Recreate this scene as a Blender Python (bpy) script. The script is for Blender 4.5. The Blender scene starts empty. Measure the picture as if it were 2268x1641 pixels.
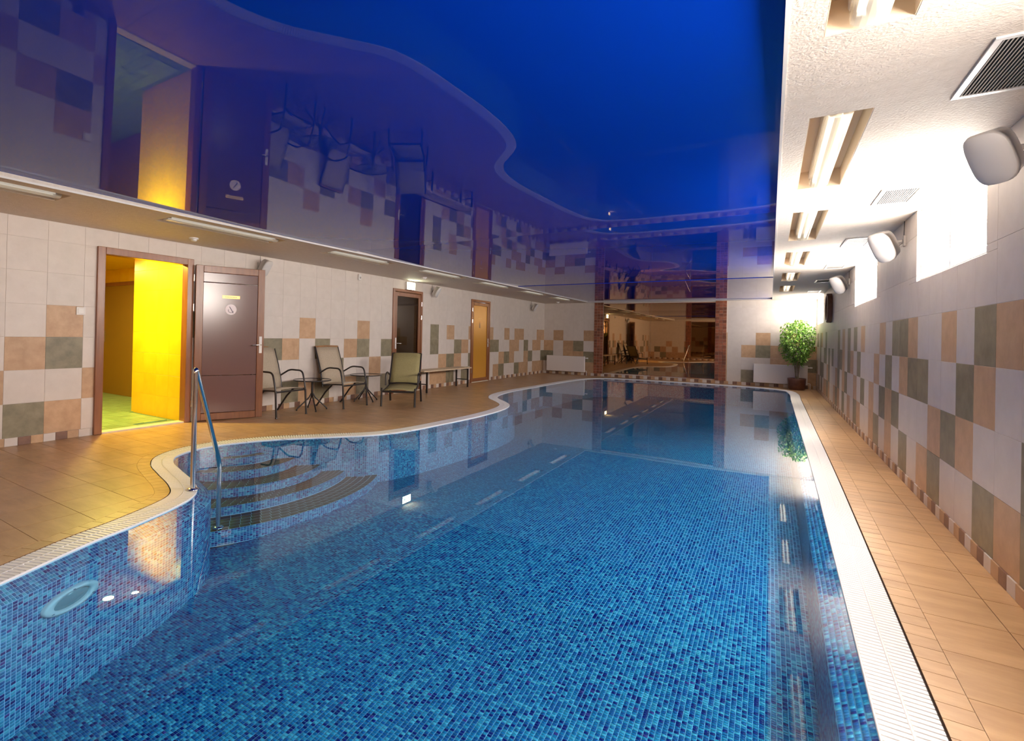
import bpy, math, random
import numpy as np
from mathutils import Vector, Matrix
random.seed(7); rng = np.random.default_rng(7)
sc = bpy.context.scene
col = sc.collection
PI = math.pi

# ---------------------------------------------------------------- camera, world, lights, exposure
XL, XR, YB, YR_ = -6.644, 1.049, 16.604, -1.35      # left, right, back, rear wall faces
HC, SK, T = 2.40, 0.087, 0.35                        # ceiling height, skirting height, wall tile
XS, XT = -5.053, 0.037                               # stretch ceiling left / right edges
YS0, YS1 = -0.9, 16.36                               # stretch ceiling rear / back edges
CAMZ = 1.2545
right = Vector((0.84481728, 0.53463919, 0.0210881)); fwd = Vector((-0.53484982, 0.84492845, 0.00561997))
up = right.cross(fwd)
cam = bpy.data.cameras.new('camera'); camo = bpy.data.objects.new('camera', cam); col.objects.link(camo)
m = Matrix((right, up, -fwd)).transposed().to_4x4(); m.translation = Vector((0, 0, CAMZ)); camo.matrix_world = m
cam.sensor_width = 36; cam.lens = 1121.36 * 36 / 2268
cam.shift_x = (1134 - 996.59) / 2268; cam.shift_y = (734.72 - 820.5) / 2268
cam.clip_start = 0.02; cam.clip_end = 100
sc.camera = camo
w = bpy.data.worlds.new('world'); sc.world = w; w.use_nodes = True
w.node_tree.nodes['Background'].inputs[0].default_value = (0.75, 0.85, 1, 1)
w.node_tree.nodes['Background'].inputs[1].default_value = 1.0
sc.view_settings.view_transform = 'Standard'; sc.view_settings.look = 'None'
sc.view_settings.exposure = 1.05; sc.view_settings.gamma = 1; sc.view_settings.use_curve_mapping = False
cy = sc.cycles
cy.max_bounces = 9; cy.diffuse_bounces = 5; cy.glossy_bounces = 5; cy.transmission_bounces = 6; cy.transparent_max_bounces = 10
cy.caustics_reflective = False; cy.caustics_refractive = False; cy.sample_clamp_indirect = 4.0
cy.use_denoising = True
WINDOW_L = [27.0, 24.0, 21.0, 11.0]      # radiance of the daylit window panes, rear (unseen, added as fill) to far
TUBE_L = 0.45         # left fluorescent tubes (barely glowing)
TUBE_R = 2.2         # right fluorescent tubes
def area_light(name, loc, size, power, color, rot=(0, 0, 0), shape='DISK', size_y=None, spread=PI):
    l = bpy.data.lights.new(name, 'AREA'); l.shape = shape; l.size = size; l.energy = power; l.color = color; l.spread = spread
    if size_y: l.size_y = size_y
    o = bpy.data.objects.new(name, l); col.objects.link(o); o.location = loc; o.rotation_euler = rot
    return o

# ---------------------------------------------------------------- materials
def mat(name):
    mm = bpy.data.materials.new(name); mm.use_nodes = True
    return mm, mm.node_tree, mm.node_tree.nodes['Principled BSDF']
def flat(name, c, rough=.5, metal=0, spec=.5, emit=None, es=0):
    mm, nt, b = mat(name)
    b.inputs['Base Color'].default_value = (*c, 1); b.inputs['Roughness'].default_value = rough
    b.inputs['Metallic'].default_value = metal; b.inputs['Specular IOR Level'].default_value = spec
    if emit: b.inputs['Emission Color'].default_value = (*emit, 1); b.inputs['Emission Strength'].default_value = es
    return mm
def N(nt, t, **kw):
    n = nt.nodes.new(t)
    for k, v in kw.items(): setattr(n, k, v)
    return n
def stone(name, c1, c2, scale=6, rough=.45, bump=.15, stretch=(1, 1, 1), var=.12, detail=5, spec=.5, bscale=40):
    mm, nt, b = mat(name); L = nt.links.new
    geo = N(nt, 'ShaderNodeNewGeometry'); oi = N(nt, 'ShaderNodeObjectInfo')
    mp = N(nt, 'ShaderNodeMapping'); mp.inputs['Scale'].default_value = stretch
    off = N(nt, 'ShaderNodeVectorMath', operation='MULTIPLY_ADD')
    comb = N(nt, 'ShaderNodeCombineXYZ'); L(oi.outputs['Random'], comb.inputs[0]); L(oi.outputs['Random'], comb.inputs[1]); L(oi.outputs['Random'], comb.inputs[2])
    off.inputs[1].default_value = (13, 17, 11); L(comb.outputs[0], off.inputs[0]); L(geo.outputs['Position'], off.inputs[2])
    L(off.outputs[0], mp.inputs[0])
    ns = N(nt, 'ShaderNodeTexNoise'); ns.inputs['Scale'].default_value = scale; ns.inputs['Detail'].default_value = detail; ns.inputs['Roughness'].default_value = .6
    L(mp.outputs[0], ns.inputs['Vector'])
    cr = N(nt, 'ShaderNodeValToRGB'); cr.color_ramp.elements[0].color = (*c1, 1); cr.color_ramp.elements[1].color = (*c2, 1)
    cr.color_ramp.elements[0].position = .3; cr.color_ramp.elements[1].position = .7
    L(ns.outputs['Fac'], cr.inputs[0])
    hv = N(nt, 'ShaderNodeHueSaturation'); mr = N(nt, 'ShaderNodeMapRange'); mr.inputs[3].default_value = 1 - var; mr.inputs[4].default_value = 1 + var
    L(oi.outputs['Random'], mr.inputs[0]); L(mr.outputs[0], hv.inputs['Value']); L(cr.outputs[0], hv.inputs['Color'])
    L(hv.outputs[0], b.inputs['Base Color'])
    n2 = N(nt, 'ShaderNodeTexNoise'); n2.inputs['Scale'].default_value = bscale; n2.inputs['Detail'].default_value = 4
    L(mp.outputs[0], n2.inputs['Vector'])
    bp = N(nt, 'ShaderNodeBump'); bp.inputs['Strength'].default_value = bump; bp.inputs['Distance'].default_value = .004
    L(n2.outputs['Fac'], bp.inputs['Height']); L(bp.outputs[0], b.inputs['Normal'])
    b.inputs['Roughness'].default_value = rough; b.inputs['Specular IOR Level'].default_value = spec
    return mm
M = {}
M['white_tile'] = stone('white_tile', (.66, .59, .54), (.72, .65, .60), 7, .42, .08, var=.015)
M['tan_tile'] = stone('tan_tile', (.47, .29, .165), (.60, .39, .235), 9, .42, .08, var=.08)
M['green_tile'] = stone('green_tile', (.185, .16, .10), (.29, .25, .165), 9, .42, .08, var=.1)
M['brown_tile'] = stone('brown_tile', (.17, .085, .06), (.27, .15, .105), 9, .42, .08, var=.12)
M['grout'] = stone('wall_grout', (.66, .58, .50), (.70, .62, .55), 12, .8, .1)
M['floor_tile'] = stone('floor_tile', (.39, .225, .105), (.56, .35, .175), 2.6, .33, .12, stretch=(1, 4.2, 1), var=.06, detail=6, spec=.45)
M['border_tile'] = stone('border_tile', (.41, .24, .115), (.57, .36, .185), 4, .35, .12, stretch=(1, 3, 1), var=.08)
M['floor_grout'] = flat('floor_grout', (.20, .105, .05), .8)
M['plaster'] = stone('rough_plaster', (.66, .585, .51), (.74, .665, .59), 18, .75, .9, bscale=75, var=0)
M['white_plastic'] = flat('white_plastic', (.75, .72, .70), .35)
M['grate'] = flat('grate_plastic', (.84, .83, .84), .4)
M['gutter'] = flat('gutter_dark', (.30, .27, .25), .7)
M['dark_wood'] = stone('dark_wood_frame', (.20, .07, .028), (.29, .11, .042), 5, .28, .1, stretch=(6, 6, .6), spec=.6)
M['door_panel'] = flat('door_panel_laminate', (.155, .078, .068), .2, spec=.7)
M['chrome'] = flat('chrome', (.82, .80, .78), .12, 1)
M['white_metal'] = flat('white_metal', (.80, .78, .76), .3)
M['black_metal'] = flat('black_metal', (.022, .018, .018), .3)
M['sling'] = stone('sling_fabric', (.42, .35, .26), (.50, .42, .32), 60, .8, .3)
M['sling_green'] = stone('sling_green_fabric', (.30, .26, .115), (.37, .32, .15), 60, .8, .3)
M['rail_wood'] = stone('rail_wood', (.28, .14, .06), (.38, .20, .09), 10, .4, .1)
M['bench_wood'] = stone('bench_wood', (.55, .42, .28), (.66, .52, .36), 8, .5, .1, stretch=(1, 5, 1))
M['pot'] = stone('brown_pot', (.10, .035, .02), (.16, .06, .035), 12, .4, .2)
M['soil'] = flat('soil', (.05, .035, .02), .95)
M['bark'] = stone('bark', (.25, .20, .13), (.38, .31, .21), 30, .8, .5)
M['radiator'] = flat('radiator_enamel', (.82, .77, .75), .3)
M['brick_red'] = stone('column_tile', (.20, .06, .03), (.36, .12, .06), 12, .3, .1, var=.35)
M['brick_grout'] = flat('column_grout', (.52, .40, .30), .8)
M['grey_plastic'] = flat('grey_plastic', (.50, .47, .45), .45)
M['speaker_grille'] = flat('speaker_grille', (.66, .64, .63), .5)
M['dark_slot'] = flat('dark_slot', (.03, .028, .025), .6)
M['recess'] = flat('recess_beige', (.74, .60, .45), .7)
M['gold'] = flat('gold_plate', (.80, .55, .22), .35, .6)
M['sticker'] = flat('sticker_white', (.90, .82, .86), .4)
M['ink'] = flat('sticker_ink', (.16, .12, .18), .5)
M['threshold'] = flat('threshold', (.72, .66, .55), .4)
M['yellow_tile'] = stone('yellow_tile', (.84, .52, .012), (.90, .60, .02), 5, .3, .05, var=.03)
M['yellow_grout'] = flat('yellow_grout', (.62, .38, .03), .7)
M['green_floor'] = stone('green_floor_tile', (.20, .34, .16), (.28, .44, .22), 6, .3, .05)
M['green_grout'] = flat('green_grout', (.15, .24, .12), .8)
M['olive_door'] = flat('olive_door', (.30, .17, .02), .5)
M['orange_glass'] = flat('amber_panel', (.50, .24, .035), .25, emit=(.8, .33, .02), es=.03)
M['tread'] = stone('tread_tile', (.030, .020, .022), (.055, .038, .036), 30, .55, .3, var=.1)
M['mosaic_grout'] = flat('mosaic_grout', (.42, .64, .78), .7)
M['lens_glass'] = flat('lamp_lens', (.16, .28, .32), .12)
# glass
def glassy(name, tint, ior=1.45, rough=0.0, bump=0):
    mm = bpy.data.materials.new(name); mm.use_nodes = True; nt = mm.node_tree; L = nt.links.new
    nt.nodes.remove(nt.nodes['Principled BSDF']); out = nt.nodes['Material Output']
    # Schlick reflectance, the same from both sides of the thin surface
    geo = N(nt, 'ShaderNodeNewGeometry'); f0 = ((ior - 1) / (ior + 1)) ** 2
    dt = N(nt, 'ShaderNodeVectorMath', operation='DOT_PRODUCT'); L(geo.outputs['Normal'], dt.inputs[0]); L(geo.outputs['Incoming'], dt.inputs[1])
    ab = N(nt, 'ShaderNodeMath', operation='ABSOLUTE'); L(dt.outputs['Value'], ab.inputs[0])
    om = N(nt, 'ShaderNodeMath', operation='SUBTRACT'); om.inputs[0].default_value = 1; L(ab.outputs[0], om.inputs[1])
    pw_ = N(nt, 'ShaderNodeMath', operation='POWER'); L(om.outputs[0], pw_.inputs[0]); pw_.inputs[1].default_value = 5
    fr = N(nt, 'ShaderNodeMath', operation='MULTIPLY_ADD'); L(pw_.outputs[0], fr.inputs[0]); fr.inputs[1].default_value = 1 - f0; fr.inputs[2].default_value = f0
    tr = N(nt, 'ShaderNodeBsdfTransparent'); tr.inputs[0].default_value = (*tint, 1)
    gl = N(nt, 'ShaderNodeBsdfGlossy'); gl.inputs['Roughness'].default_value = rough; gl.inputs[0].default_value = (1, 1, 1, 1)
    mx = N(nt, 'ShaderNodeMixShader'); L(fr.outputs[0], mx.inputs[0]); L(tr.outputs[0], mx.inputs[1]); L(gl.outputs[0], mx.inputs[2]); L(mx.outputs[0], out.inputs[0])
    if bump:
        geo = N(nt, 'ShaderNodeNewGeometry'); ns = N(nt, 'ShaderNodeTexNoise'); ns.inputs['Scale'].default_value = 1.3; ns.inputs['Detail'].default_value = 2
        L(geo.outputs['Position'], ns.inputs['Vector'])
        bp = N(nt, 'ShaderNodeBump'); bp.inputs['Strength'].default_value = bump; bp.inputs['Distance'].default_value = .01
        L(ns.outputs['Fac'], bp.inputs['Height']); L(bp.outputs[0], gl.inputs['Normal'])
    return mm
M['water'] = glassy('pool_water', (.50, .83, 1.0), 1.33, 0.0, .05)
M['clear'] = glassy('clear_plastic', (.93, .92, .88), 1.45, .05)
mm = bpy.data.materials.new('ribbed_diffuser'); mm.use_nodes = True; nt = mm.node_tree; L = nt.links.new
nt.nodes.remove(nt.nodes['Principled BSDF'])
_t = N(nt, 'ShaderNodeBsdfTransparent'); _d = N(nt, 'ShaderNodeBsdfPrincipled'); _d.inputs['Base Color'].default_value = (.80, .76, .66, 1); _d.inputs['Roughness'].default_value = .2
_m = N(nt, 'ShaderNodeMixShader'); _m.inputs[0].default_value = .55; L(_t.outputs[0], _m.inputs[1]); L(_d.outputs[0], _m.inputs[2]); L(_m.outputs[0], nt.nodes['Material Output'].inputs[0]); M['diffuser'] = mm
M['table_glass'] = glassy('table_glass', (.75, .78, .76), 1.5)
M['dark_glass'] = glassy('dark_glass', (.35, .30, .24), 1.5)
mm, nt, b = mat('bronze_mirror'); b.inputs['Base Color'].default_value = (.46, .30, .165, 1); b.inputs['Metallic'].default_value = 1; b.inputs['Roughness'].default_value = .015; M['mirror'] = mm
mm, nt, b = mat('blue_stretch_foil'); L = nt.links.new
b.inputs['Base Color'].default_value = (.0006, .034, .42, 1); b.inputs['Roughness'].default_value = .012; b.inputs['IOR'].default_value = 1.25
geo = N(nt, 'ShaderNodeNewGeometry'); ns = N(nt, 'ShaderNodeTexNoise'); ns.inputs['Scale'].default_value = 90; L(geo.outputs['Position'], ns.inputs['Vector'])
bp = N(nt, 'ShaderNodeBump'); bp.inputs['Strength'].default_value = .01; bp.inputs['Distance'].default_value = .0004; L(ns.outputs['Fac'], bp.inputs['Height'])
M['foil'] = mm
M['seam'] = flat('foil_seam', (.002, .015, .09), .6)
def emis(name, c, s):
    mm = bpy.data.materials.new(name); mm.use_nodes = True; nt = mm.node_tree
    nt.nodes.remove(nt.nodes['Principled BSDF']); e = N(nt, 'ShaderNodeEmission'); e.inputs[0].default_value = (*c, 1); e.inputs[1].default_value = s
    nt.links.new(e.outputs[0], nt.nodes['Material Output'].inputs[0]); return mm
for i_, l_ in enumerate(WINDOW_L): M['daylight%d' % i_] = emis('daylit_pane', (1, .905, .815), l_)
M['tube'] = emis('fluorescent_tube', (1, .92, .78), TUBE_L)
M['tube_on'] = emis('fluorescent_tube_lit', (1, .84, .60), TUBE_R)
M['exit_lit'] = emis('exit_sign_lit', (.97, 1, .72), 14.0)
M['exit_green'] = flat('exit_green', (.02, .30, .12), .5, emit=(.05, .8, .3), es=.6)
M['downlight'] = emis('downlight', (1, .9, .55), 30)
# mosaic: tone attribute -> palette
mm, nt, b = mat('pool_mosaic'); L = nt.links.new
at = N(nt, 'ShaderNodeAttribute'); at.attribute_name = 'tone'
cr = N(nt, 'ShaderNodeValToRGB'); cr.color_ramp.interpolation = 'CONSTANT'
pal = [(0, (.008, .012, .16)), (.14, (.010, .11, .31)), (.38, (.014, .19, .38)), (.66, (.045, .32, .48)), (.86, (.12, .46, .58)), (.985, (.10, .04, .24))]
e = cr.color_ramp.elements; e[0].position, e[0].color = pal[0][0], (*pal[0][1], 1); e[1].position, e[1].color = pal[1][0], (*pal[1][1], 1)
for p_, c_ in pal[2:]:
    x = e.new(p_); x.color = (*c_, 1)
L(at.outputs['Fac'], cr.inputs[0]); L(cr.outputs[0], b.inputs['Base Color']); b.inputs['Roughness'].default_value = .4; b.inputs['Specular IOR Level'].default_value = .3
M['mosaic'] = mm
mm, nt, b = mat('ficus_leaf'); L = nt.links.new
at = N(nt, 'ShaderNodeAttribute'); at.attribute_name = 'tone'
cr = N(nt, 'ShaderNodeValToRGB'); cr.color_ramp.elements[0].color = (.06, .20, .015, 1); cr.color_ramp.elements[1].color = (.38, .62, .12, 1)
L(at.outputs['Fac'], cr.inputs[0]); L(cr.outputs[0], b.inputs['Base Color']); b.inputs['Roughness'].default_value = .4
M['leaf'] = mm

# ---------------------------------------------------------------- mesh helpers
class MB:
    def __init__(s): s.v = []; s.f = []; s.sm = []
    def add(s, vs, fs, smooth=False):
        o = len(s.v); s.v += [tuple(x) for x in vs]; s.f += [tuple(i + o for i in f) for f in fs]; s.sm += [smooth] * len(fs); return s
    def box(s, x0, x1, y0, y1, z0, z1):
        if x0 > x1: x0, x1 = x1, x0
        if y0 > y1: y0, y1 = y1, y0
        if z0 > z1: z0, z1 = z1, z0
        vs = [(x, y, z) for z in (z0, z1) for y in (y0, y1) for x in (x0, x1)]
        return s.add(vs, [(0, 2, 3, 1), (4, 5, 7, 6), (0, 1, 5, 4), (2, 6, 7, 3), (0, 4, 6, 2), (1, 3, 7, 5)])
    def bbox(s, x0, x1, y0, y1, z0, z1, b=.004):
        # box with chamfered edges: three nested slabs hull
        import bmesh
        bm = bmesh.new(); bmesh.ops.create_cube(bm, size=1)
        for v in bm.verts: v.co = ((x0 + x1) / 2 + v.co.x * (x1 - x0), (y0 + y1) / 2 + v.co.y * (y1 - y0), (z0 + z1) / 2 + v.co.z * (z1 - z0))
        bmesh.ops.bevel(bm, geom=bm.edges[:], offset=b, segments=2, affect='EDGES', profile=.5)
        bm.verts.index_update(); s.add([v.co[:] for v in bm.verts], [[v.index for v in f.verts] for f in bm.faces]); bm.free(); return s
    def tube(s, pts, r, n=10, caps=True, closed=False):
        pts = [Vector(p) for p in pts]; k = len(pts); rr = r if isinstance(r, (list, tuple)) else [r] * k
        vs = []; ref = None
        for i, p in enumerate(pts):
            a = pts[(i - 1) % k] if (closed or i > 0) else p; c = pts[(i + 1) % k] if (closed or i < k - 1) else p
            d = (c - a).normalized()
            if ref is None: ref = Vector((0, 0, 1)) if abs(d.z) < .9 else Vector((1, 0, 0))
            u = (ref - d * ref.dot(d)).normalized(); ref = u; v = d.cross(u)
            for j in range(n):
                t = 2 * PI * j / n; vs.append(p + (u * math.cos(t) + v * math.sin(t)) * rr[i])
        fs = []
        for i in range(k if closed else k - 1):
            a = i * n; c = ((i + 1) % k) * n
            for j in range(n): fs.append((a + j, a + (j + 1) % n, c + (j + 1) % n, c + j))
        s.add(vs, fs, True)
        if caps and not closed: s.add(vs[:n], [tuple(range(n))[::-1]]); s.add(vs[-n:], [tuple(range(n))])
        return s
    def lathe(s, prof, n=32, origin=(0, 0, 0), axis=None, smooth=True, cap=True):
        # prof: [(r, h)], revolved around local z, then axis-aligned
        q = Vector((0, 0, 1)).rotation_difference(Vector(axis)) if axis else None
        vs = []
        for r, h in prof:
            for j in range(n):
                t = 2 * PI * j / n; p = Vector((r * math.cos(t), r * math.sin(t), h))
                if q: p = q @ p
                vs.append(p + Vector(origin))
        fs = []
        for i in range(len(prof) - 1):
            for j in range(n): fs.append((i * n + j, i * n + (j + 1) % n, (i + 1) * n + (j + 1) % n, (i + 1) * n + j))
        s.add(vs, fs, smooth)
        if cap:
            if prof[0][0] > 1e-6: s.add(vs[:n], [tuple(range(n))[::-1]])
            if prof[-1][0] > 1e-6: s.add(vs[-n:], [tuple(range(n))])
        return s
    def mesh(s, name, m=None):
        me = bpy.data.meshes.new(name); me.from_pydata([tuple(v) for v in s.v], [], s.f)
        me.polygons.foreach_set('use_smooth', s.sm); me.update()
        if m is not None: me.materials.append(M[m])
        return me
    def build(s, name, m, parent=None, **kw):
        return link(name, s.mesh(name, m), parent, **kw)
def link(name, data, parent=None, label=None, cat=None, group=None, kind=None, loc=None):
    o = bpy.data.objects.new(name, data); col.objects.link(o)
    if parent is not None: o.parent = parent
    if loc is not None: o.location = loc
    if label: o['label'] = label
    if cat: o['category'] = cat
    if group: o['group'] = group
    if kind: o['kind'] = kind
    return o
def thing(name, label, cat, loc=(0, 0, 0), rz=0, group=None, kind=None):
    o = link(name, None, None, label, cat, group, kind, loc); o.rotation_euler = (0, 0, rz); o.empty_display_size = .1
    return o
def copy_tree(o, parent=None):
    c = o.copy(); col.objects.link(c); c.parent = parent
    for ch in list(o.children): copy_tree(ch, c)
    return c
def rminus(rects, hole):
    out = []
    hx0, hx1, hy0, hy1 = hole
    for (x0, x1, y0, y1) in rects:
        if hx1 <= x0 + 1e-6 or hx0 >= x1 - 1e-6 or hy1 <= y0 + 1e-6 or hy0 >= y1 - 1e-6: out.append((x0, x1, y0, y1)); continue
        if hy0 > y0: out.append((x0, x1, y0, hy0))
        if hy1 < y1: out.append((x0, x1, hy1, y1))
        a, b_ = max(y0, hy0), min(y1, hy1)
        if hx0 > x0: out.append((x0, hx0, a, b_))
        if hx1 < x1: out.append((hx1, x1, a, b_))
    return out
def clip_poly(subj, clip):
    out = list(subj); n = len(clip)
    for i in range(n):
        a, b_ = clip[i], clip[(i + 1) % n]; inp = out; out = []
        if not inp: break
        f = lambda p: (b_[0] - a[0]) * (p[1] - a[1]) - (b_[1] - a[1]) * (p[0] - a[0])
        for j in range(len(inp)):
            p, q = inp[j - 1], inp[j]; fp, fq = f(p), f(q)
            if (fp >= 0) != (fq >= 0):
                t = fp / (fp - fq); out.append((p[0] + (q[0] - p[0]) * t, p[1] + (q[1] - p[1]) * t))
            if fq >= 0: out.append(q)
    r = []
    for p in out:
        if not r or abs(p[0] - r[-1][0]) + abs(p[1] - r[-1][1]) > 1e-4: r.append(p)
    return r
def parea(p): return .5 * sum(p[i - 1][0] * p[i][1] - p[i][0] * p[i - 1][1] for i in range(len(p)))
def inpoly(px, py, poly):
    px = np.asarray(px); py = np.asarray(py); ins = np.zeros(px.shape, bool); n = len(poly)
    for i in range(n):
        x0, y0 = poly[i - 1]; x1, y1 = poly[i]
        if y0 == y1: continue
        c = ((y0 > py) != (y1 > py)) & (px < (x1 - x0) * (py - y0) / (y1 - y0) + x0)
        ins ^= c
    return ins

# ---------------------------------------------------------------- pool outline
ctrl = [(-2.95, .42), (-3.08, .68), (-3.156, .93), (-3.239, 1.143), (-3.338, 1.395), (-3.42, 1.684), (-3.565, 2.06), (-3.66, 2.21), (-3.79, 2.32), (-4.01, 2.42), (-4.43, 2.55), (-4.72, 2.65), (-4.94, 2.80), (-5.055, 3.02), (-5.08, 3.25), (-5.03, 3.48), (-4.86, 3.86), (-4.39, 4.46), (-4.10, 4.84), (-3.95, 5.3), (-3.86, 6.1), (-3.80, 7.0), (-3.85, 7.9), (-4.0, 8.4), (-4.25, 8.74), (-4.6, 9.12), (-4.82, 9.6), (-4.93, 10.5), (-4.90, 12.0), (-4.82, 14.0), (-4.70, 15.1), (-4.35, 15.8), (-3.6, 16.1), (-2.3, 16.16), (-1.1, 16.14), (-.15, 15.98), (.28, 15.6), (.40, 14.9), (.40, 13.3), (.385, 10.), (.365, 6.15), (.335, 3.6), (.315, 2.1), (.31, 1.1), (.29, .62), (.1, .40), (-.6, .34), (-1.6, .33), (-2.6, .34)]
def crom(c, per=10):
    out = []; n = len(c)
    for i in range(n):
        p0, p1, p2, p3 = [np.array(c[(i + k) % n]) for k in (-1, 0, 1, 2)]
        d01, d12, d23 = [max(np.linalg.norm(q - p) ** .5, 1e-4) for p, q in ((p0, p1), (p1, p2), (p2, p3))]
        m1 = (p1 - p0) / d01 - (p2 - p0) / (d01 + d12) + (p2 - p1) / d12; m2 = (p2 - p1) / d12 - (p3 - p1) / (d12 + d23) + (p3 - p2) / d23
        m1 *= d12; m2 *= d12
        for j in range(per):
            t = j / per; out.append((2 * p1 - 2 * p2 + m1 + m2) * t ** 3 + (-3 * p1 + 3 * p2 - 2 * m1 - m2) * t * t + m1 * t + p1)
    return np.array(out)
raw = crom(ctrl)
def resample(P, step):
    Q = np.vstack([P, P[:1]]); d = np.r_[0, np.cumsum(np.linalg.norm(np.diff(Q, axis=0), axis=1))]
    n = int(round(d[-1] / step)); s = np.linspace(0, d[-1], n, endpoint=False)
    return np.stack([np.interp(s, d, Q[:, 0]), np.interp(s, d, Q[:, 1])], 1)
base = resample(raw, .02)
def normals(P):
    t = np.roll(P, -1, 0) - np.roll(P, 1, 0); t /= np.linalg.norm(t, axis=1)[:, None]
    return np.stack([-t[:, 1], t[:, 0]], 1)
# loop runs clockwise seen from above (left side going forward), so the left normal points outwards
nrm = normals(base)
for _ in range(6): nrm = (np.roll(nrm, 1, 0) + nrm * 2 + np.roll(nrm, -1, 0)); nrm /= np.linalg.norm(nrm, axis=1)[:, None]
def off(d): return base + nrm * d
GW, BW, LW = .185, .105, .10      # grate, border tile, sloped edge widths
WZ = -.012                        # water level
def floor_z(y): return np.interp(y, [0.5, 1.6, 3.3, 17], [-.74, -.72, -.56, -.56])
NB = len(base)

# ---------------------------------------------------------------- pool basin
poolwall = off(-LW)
def strip(name, rings, m, parent, smooth=True):
    n = len(rings[0]); vs = np.vstack(rings); fs = []
    for k in range(len(rings) - 1):
        for i in range(n): j = (i + 1) % n; fs.append((k * n + i, k * n + j, (k + 1) * n + j, (k + 1) * n + i))
    return MB().add(vs, fs, smooth).build(name, m, parent)
def z3(P, z): return np.c_[P, np.full(len(P), z) if np.isscalar(z) else z]
basin = strip('pool_basin', [z3(off(0), -.002), z3(off(0), -.02), z3(poolwall, -.075), z3(poolwall, -.85)], 'mosaic_grout', None)
basin['kind'] = 'structure'
ys = [-.2, .5, 1.6, 3.3, 17.]
vs = []; fs = []
for i, y in enumerate(ys):
    z = float(floor_z(y)) - .0015; vs += [(-5.4, y, z), (.7, y, z)]
    if i: fs.append((2 * i - 2, 2 * i - 1, 2 * i + 1, 2 * i))
MB().add(vs, fs).build('basin_floor', 'mosaic_grout', basin)
def quads_mesh(name, C, U, V, Nn, parent, near, m='mosaic', tone=None, h=.0016):
    """C centres, U,V half vectors, Nn normal; near: mask of pieces that get chamfered sides"""
    K = len(C); h0 = .0004
    top = np.stack([C + s * U * .93 + t * V * .93 + Nn * h for s, t in ((-1, -1), (1, -1), (1, 1), (-1, 1))], 1)
    v = top.reshape(-1, 3); f = np.arange(K * 4).reshape(K, 4)
    if tone is None: tone = rng.random(K)
    tn = tone
    ni = np.nonzero(near)[0]
    if len(ni):
        bot = np.stack([C[ni] + s * U[ni] + t * V[ni] + Nn[ni] * h0 for s, t in ((-1, -1), (1, -1), (1, 1), (-1, 1))], 1).reshape(-1, 3)
        bi = len(v) + np.arange(len(ni) * 4).reshape(-1, 4); ti = f[ni]
        sides = [np.stack([bi[:, a], bi[:, (a + 1) % 4], ti[:, (a + 1) % 4], ti[:, a]], 1) for a in range(4)]
        v = np.vstack([v, bot]); f = np.vstack([f] + sides); tn = np.r_[tone, np.tile(tone[ni], 4)]
    me = bpy.data.meshes.new(name); me.vertices.add(len(v)); me.vertices.foreach_set('co', v.astype(np.float32).ravel())
    me.loops.add(len(f) * 4); me.loops.foreach_set('vertex_index', f.astype(np.int32).ravel())
    me.polygons.add(len(f)); me.polygons.foreach_set('loop_start', np.arange(0, len(f) * 4, 4, dtype=np.int32))
    me.update(calc_edges=True); a = me.attributes.new('tone', 'FLOAT', 'FACE'); a.data.foreach_set('value', tn.astype(np.float32))
    me.materials.append(M[m]); return link(name, me, parent, kind='stuff')
PX, PY = .0245, .0155
gx = np.arange(-5.3, .6, PX); gy = np.arange(.2, 16.3, PY); X, Y = np.meshgrid(gx, gy); X = X.ravel(); Y = Y.ravel()
k = inpoly(X, Y, [tuple(p) for p in off(-LW + .01)]); X, Y = X[k], Y[k]
C = np.c_[X, Y, floor_z(Y)]; n = len(C)
quads_mesh('floor_mosaic', C, np.tile([PX / 2 - .0014, 0, 0], (n, 1)), np.tile([0, PY / 2 - .0011, 0], (n, 1)), np.tile([0, 0, 1.], (n, 1)), basin, (Y < 4.2))
def wall_mosaic(name, path, z0, z1, parent, closed=True, zf=None, nearf=None):
    """vertical mosaic: columns along path; path normals to the right hand side of travel face the pool"""
    P = path; Q = np.roll(P, -1, 0) if closed else P[1:]; A = P if closed else P[:-1]
    mid = (A + Q) / 2; d = Q - A; ln = np.linalg.norm(d, axis=1); t = d / ln[:, None]; nn = np.stack([t[:, 1], -t[:, 0]], 1)
    rows = np.arange(z0 - PY / 2, z1, -PY); I, R = np.meshgrid(np.arange(len(A)), rows, indexing='ij'); I = I.ravel(); R = R.ravel()
    if zf is not None: kk = R > zf(mid[I, 1]) - .004; I, R = I[kk], R[kk]
    C = np.c_[mid[I], R]; U = np.c_[t[I] * (ln[I] / 2 - .0015)[:, None], np.zeros(len(I))]; V = np.tile([0, 0, PY / 2 - .0011], (len(I), 1)); Nn = np.c_[nn[I], np.zeros(len(I))]
    return quads_mesh(name, C, U, V, Nn, parent, (C[:, 1] < 4.2) if nearf is None else nearf(C))
pw = resample(poolwall, PX)
wall_mosaic('wall_mosaic', pw, -.075, -.8, basin, zf=floor_z)
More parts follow.
